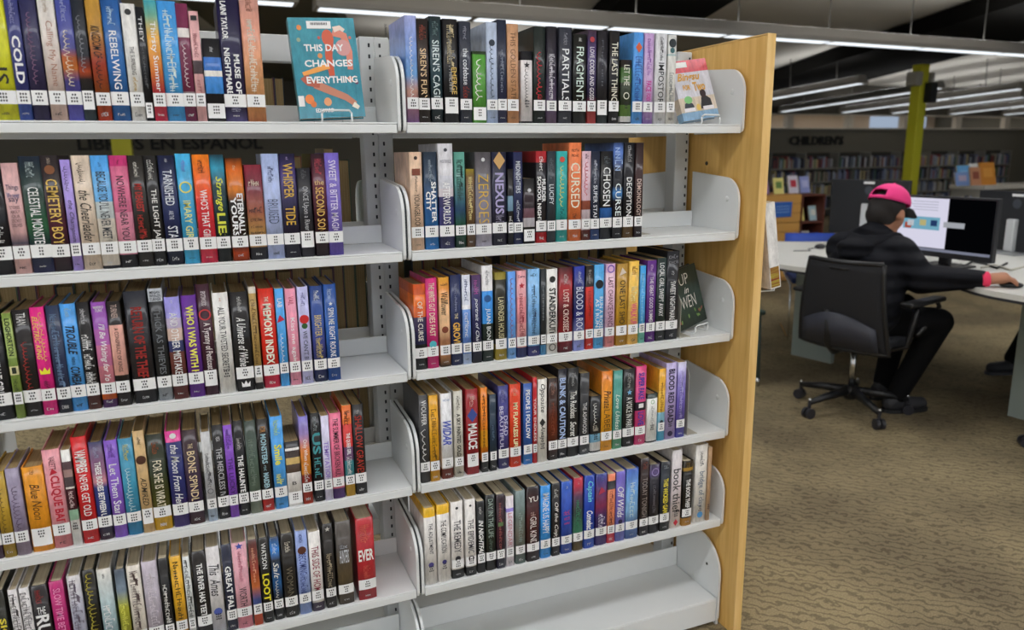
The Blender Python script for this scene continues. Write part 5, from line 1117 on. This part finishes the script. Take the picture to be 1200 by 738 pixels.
# ------------------------------------------------------------------ seated person
def remesh(o, vox=.012, sm=6, dis=None):
    q = o.modifiers.new('one_surface', 'REMESH'); q.mode = 'VOXEL'; q.voxel_size = vox; q.use_smooth_shade = True
    s = o.modifiers.new('soften', 'SMOOTH'); s.iterations = sm; s.factor = .5
def person(P, label, jacket_hex, pants_hex, cap=True, sole='1a1a1c'):
    SK = flat('a8755a', .55); r = None
    H = P['head']; fx = P['face'].normalized(); rt = fx.cross(Vector((0, 0, 1))).normalized(); up = rt.cross(fx).normalized()
    L = lambda a, b, c: H + fx*a + rt*b + up*c
    mb = MB()
    # head, neck, trunk, arms and legs: one continuous surface
    mb.ball(L(-.012, 0, .03), .088, 16, 12); mb.ball(L(.03, 0, -.02), .07, 16, 12); mb.ball(L(.045, 0, -.075), .045); mb.ball(L(.09, 0, -.025), .018); mb.ball(L(.085, 0, -.062), .018)
    for s in (-1, 1): mb.ball(L(-.005, s*.084, -.012), .024); mb.ball(L(-.008, s*.088, .004), .018); mb.ball(L(.075, s*.03, .005), .014)
    mb.capsule(L(-.02, 0, -.05), P['neck'], .055, .058)
    mb.capsule(P['neck'], P['chest'], .06, .12); mb.capsule(P['chest'], P['pelvis'], .12, .13)
    for s in 'lr':
        mb.capsule(P['neck'], P['sho_'+s], .05, .055); mb.capsule(P['sho_'+s], P['elb_'+s], .05, .04); mb.capsule(P['elb_'+s], P['wri_'+s], .04, .03)
        mb.capsule(P['hip_'+s], P['kne_'+s], .078, .055); mb.capsule(P['kne_'+s], P['ank_'+s], .052, .036); mb.capsule(P['pelvis'], P['hip_'+s], .1, .085)
        # hand: palm, four curled fingers of unequal length, thumb from the side of the palm
        w_ = P['wri_'+s]; d = (P['han_'+s]-w_).normalized(); side = Vector((0, 0, 1)).cross(d).normalized(); un = d.cross(side).normalized()
        th = side if s == 'r' else -side
        pm = w_ + d*.085
        mb.capsule(w_+d*.02, w_+d*.075, .029, .03)
        for k in range(4):
            off = th*(.028-.0187*k); mb.capsule(w_+d*.015+off*.5, pm+off, .021, .016)
            ln = (.036, .042, .039, .03)[k]; a = pm+off; b = a + d*ln*.9 - un*.014; c = b + d*ln*.4 - un*.022
            mb.capsule(a, b, .0115, .0105, 8); mb.capsule(b, c, .0105, .009, 8)
        t0 = w_ + d*.03 + th*.022; t1 = t0 + d*.035 + th*.026; t2 = t1 + d*.03 + th*.004; mb.capsule(t0, t1, .013, .011, 8); mb.capsule(t1, t2, .011, .0085, 8)
    body = mb.build('person', SK, smooth=True); remesh(body, .008, 3)
    JK = flat(jacket_hex, .75, k=.85, spec=.2, grain=.15, gscale=40, bump=.25); TR = flat(pants_hex, .9, k=1, spec=.15)
    j = MB(); ch, pe, ne = P['chest'], P['pelvis'], P['neck']
    j.capsule(ne-Vector((0, 0, .02)), ch, .09, .16); j.capsule(ch, pe+Vector((0, 0, .03)), .16, .155)
    for s_ in (-1, 1):
        o_ = rt*(.085*s_); j.capsule(ne+o_*.55-Vector((0, 0, .04)), ch+o_, .085, .135); j.capsule(ch+o_, pe+o_*1.15+Vector((0, 0, .03)), .135, .14)
    for s in 'lr':
        j.capsule(ne-Vector((0, 0, .05)), P['sho_'+s], .085, .092); j.capsule(P['sho_'+s], P['elb_'+s], .094, .078)
        mid = P['elb_'+s].lerp(P['wri_'+s], .93); j.capsule(P['elb_'+s], mid, .078, .046)
    jt = JK.node_tree; wv = node(jt, 'ShaderNodeTexWave', wave_type='BANDS', bands_direction='Z'); wv.inputs['Scale'].default_value = 4.6; wv.inputs['Distortion'].default_value = 1.2
    tcn = node(jt, 'ShaderNodeTexCoord'); bpn = node(jt, 'ShaderNodeBump'); bpn.inputs['Strength'].default_value = .7; bpn.inputs['Distance'].default_value = .02
    jt.links.new(tcn.outputs['Object'], wv.inputs['Vector']); jt.links.new(wv.outputs['Fac'], bpn.inputs['Height']); jt.links.new(bpn.outputs[0], jt.nodes['Principled BSDF'].inputs['Normal'])
    jo = j.build('jacket', JK, body, True); remesh(jo, .012, 5)
    # quilting seams round the trunk are relief on the jacket
    h = MB()   # hood bunched behind the neck
    ff = Vector((fx.x, fx.y, 0)).normalized(); hb = ne - ff*.05
    for k in range(9):
        a = -1.5+3.0*k/8; h.ball(hb + rt*(math.sin(a)*.12) + ff*(.07-math.cos(a)*.1) + Vector((0, 0, -.012-.02*math.cos(a))), (.046, .046, .036))
    h.ball(hb-ff*.07-Vector((0, 0, .06)), (.105, .105, .045)); h.ball(hb-ff*.09-Vector((0, 0, .09)), (.08, .09, .05))
    ho = h.build('hood', JK, jo, True); remesh(ho, .012, 5)
    t = MB(); t.ball(pe, (.155, .165, .12))
    for s in 'lr':
        t.capsule(pe.lerp(P['hip_'+s], .7), P['hip_'+s], .12, .105); t.capsule(P['hip_'+s], P['kne_'+s], .1, .074); t.capsule(P['kne_'+s], P['ank_'+s], .072, .054)
    to = t.build('trousers', TR, body, True); remesh(to, .012, 5)
    for s in 'lr':
        a = P['ank_'+s]; d = P['toe_'+s]-a; d.z = 0; d.normalize(); sd = Vector((-d.y, d.x, 0))
        g = Vector((a.x, a.y, 0)); sh = MB()
        sh.capsule(g-d*.04+Vector((0, 0, .05)), g+d*.14+Vector((0, 0, .042)), .04, .036); sh.capsule(g-d*.03+Vector((0, 0, .06)), a, .04, .042)
        so = sh.build('shoe', flat('2a2a2e', .6), body, True); remesh(so, .01, 4)
        pts = []
        for k in range(20):
            an = 2*PI*k/20; u, v = math.cos(an), math.sin(an); pts.append((.05+.13*math.copysign(abs(u)**.7, u), .043*math.copysign(abs(v)**.8, v)))
        MB().prism(pts, lambda u, v, q: tuple(g+d*u+sd*v+Vector((0, 0, q))), .001, .02).build('shoe_sole', flat(sole, .7), so)
    hr = MB(); hr.ball(L(-.022, 0, .028), (.094, .094, .09), 18, 12)
    hr.ball(L(-.05, 0, -.02), .075, 16, 10)
    ho2 = hr.build('hair', flat('1c1614', .8, k=1, grain=.3, gscale=200), body, True); remesh(ho2, .01, 2)
    if cap:
        # cap worn forwards with a strap opening at the back
        PK = flat('e0307c', .7); N = 28; vs = []; fs = []; M_ = 9
        for jn in range(M_+1):
            th = (PI/2)*jn/M_
            for i in range(N):
                ph = 2*PI*i/N; q_ = L(-.012+.108*math.cos(ph)*math.cos(th), .1*math.sin(ph)*math.cos(th), .055+.098*math.sin(th)); vs.append(q_)
        for jn in range(M_):
            for i in range(N):
                ph = 2*PI*(i+.5)/N
                if jn < 3 and abs(ph-PI) < .5 and jn > 0: continue      # opening above the strap
                fs.append((jn*N+i, jn*N+(i+1) % N, (jn+1)*N+(i+1) % N, (jn+1)*N+i))
        co = MB().add(vs, fs).build('cap', PK, body, True); sd_ = co.modifiers.new('cloth', 'SOLIDIFY'); sd_.thickness = .003
        MB().ball(L(-.012, 0, .155), .008, 10, 6).build('cap_button', PK, co, True)
        bv = []; bf = []
        for i in range(13):
            a = -1.05+2.1*i/12
            for k, (rr, dz) in enumerate(((.1, .055), (.14, .05), (.178, .03-.012*math.cos(a)))):
                bv.append(L(-.012+rr*math.cos(a), (.1+(rr-.1)*.35)*math.sin(a), dz-.015*abs(math.sin(a))))
        for i in range(12):
            for k in range(2): n_ = i*3+k; bf.append((n_, n_+1, n_+4, n_+3))
        bo = MB().add(bv, bf).build('cap_brim', flat('16161a', .7), co, True); sd_ = bo.modifiers.new('card', 'SOLIDIFY'); sd_.thickness = .004
        w_ = P['wri_r']; d = (P['han_r']-w_).normalized()
        MB().tube([w_-d*.022, w_-d*.004, w_+d*.012], [.037, .038, .036], 16).build('cuff', flat('e8345c', .7), body, True)
    tag(body, label, 'person'); return body
V = Vector
PP = dict(head=ond(1040, 250, 4.0), face=V((.93, .05, -.28)), neck=ond(1024, 274, 3.98), chest=V((2.83, 1.30, .78)), pelvis=V((2.745, 1.27, .545)),
    sho_l=V((2.83, 1.47, .865)), elb_l=V((2.99, 1.53, .70)), wri_l=V((3.15, 1.42, .785)), han_l=V((3.24, 1.36, .775)),
    sho_r=ond(1053, 297, 3.86), elb_r=ond(1079, 327, 3.78), wri_r=wr, han_r=ha,
    hip_l=V((2.82, 1.38, .52)), kne_l=V((3.2, 1.36, .53)), ank_l=V((3.1, 1.36, .1)), toe_l=V((3.3, 1.36, 0)),
    hip_r=V((2.82, 1.16, .52)), kne_r=ond(1100, 377, 3.9), ank_r=V((2.98, 1.16, .10)), toe_r=V((3.2, 1.10, 0)))
person(PP, 'person in a dark puffer jacket and pink cap seated at the desk, hand on mouse', '13141b', '0e0e10')
# person on the opposite side of the desk: only a leg and shoe reach into view
sh = onz(1172, 432, .03)
O = V((sh.x+.62, sh.y-.62, 0))
ank = V((sh.x+.07, sh.y-.03, .1)); kn = ank + V((.12, -.12, .43))
QQ = dict(head=O+V((.02, .0, 1.22)), face=V((-.9, .3, -.25)), neck=O+V((.04, 0, 1.06)), chest=O+V((.07, -.02, .84)), pelvis=O+V((.1, -.05, .55)),
    sho_l=O+V((.0, -.2, .95)), elb_l=O+V((-.1, -.26, .72)), wri_l=O+V((-.3, -.2, .79)), han_l=O+V((-.4, -.16, .775)),
    sho_r=O+V((.1, .17, .95)), elb_r=O+V((.02, .22, .73)), wri_r=O+V((-.18, .2, .79)), han_r=O+V((-.28, .18, .775)),
    hip_l=O+V((.0, -.14, .53)), kne_l=O+V((-.36, -.1, .54)), ank_l=O+V((-.34, -.05, .1)), toe_l=O+V((-.5, .02, 0)),
    hip_r=O+V((.05, .08, .53)), kne_r=kn, ank_r=ank, toe_r=ank+V((-.2, .06, 0)))
person(QQ, 'seated person beyond the desk, only dark trouser leg and shoe in view', '22242c', '141416', cap=False, sole='3a3a3e')
office_chair((O.x+.06, O.y-.02, 0), PI-.3, 'black office chair of the person beyond the desk, at the right edge')

# ------------------------------------------------------------------ blue chair beyond the desk, and a chair behind the end panel
def sled_chair(loc, rz, label, hx='2748a8'):
    """faces local +x"""
    r = empty('side_chair', loc, rz); BL = flat(hx, .6)
    MB().box(-.22, .23, -.23, .23, .42, .46).build('seat', flat('26325e', .8), r, bevel=.015, seg=3)
    vs = []; fs = []
    for j in range(5):
        for i in range(9):
            u = -1+2*i/8; v = j/4; vs.append((-.24-.06*v+.04*u*u, u*.24, .48+v*.27))
    for j in range(4):
        for i in range(8): k = j*9+i; fs.append((k, k+1, k+10, k+9))
    o = MB().add(vs, fs).build('backrest', BL, r, True); q = o.modifiers.new('t', 'SOLIDIFY'); q.thickness = .018
    for s in (-1, 1):
        MB().tube([(-.28, s*.225, .62), (-.25, s*.235, .43), (.2, s*.235, .405), (.22, s*.235, .38), (.26, s*.235, .02), (.24, s*.235, .008), (-.26, s*.235, .008)], .0075, 8).build('sled_leg', CHROME, r, True)
    MB().tube([(-.1, -.23, .405), (-.1, .23, .405)], .0075, 8).build('crossbar', CHROME, r, True)
    tag(r, label, 'chair'); return r
sc_ = ond(950, 279, 6.05)
sled_chair((3.93, 2.72, 0), -2.2, 'blue side chair with chrome sled legs beyond the left desk wing')
lg = onz(890, 452, 0)
wc = empty('wooden_chair', (lg.x-.2, lg.y+.2, 0)); GR = flat('3c4a44', .6)
for sx in (-1, 1):
    for sy in (-1, 1):
        x, y = sx*.19, sy*.19
        lgo = MB().tube([(x*.95, y*.95, .44), (x, y, .05)], .015, 10).build('leg', GR, wc, True)
        MB().tube([(x, y, .052), (x, y, .0)], .016, 10).build('leg_tip', CHROME, lgo, True)
MB().box(-.21, .21, -.21, .21, .44, .47).build('seat', GR, wc, bevel=.01)
MB().box(-.21, -.19, -.2, .2, .55, .85).build('backrest', GR, wc, bevel=.008)
for s in (-1, 1): MB().tube([(-.2, s*.17, .45), (-.2, s*.17, .56)], .012, 8).build('back_post', GR, wc)
tag(wc, 'chair with green legs and metal tips hidden behind the oak end panel', 'chair')
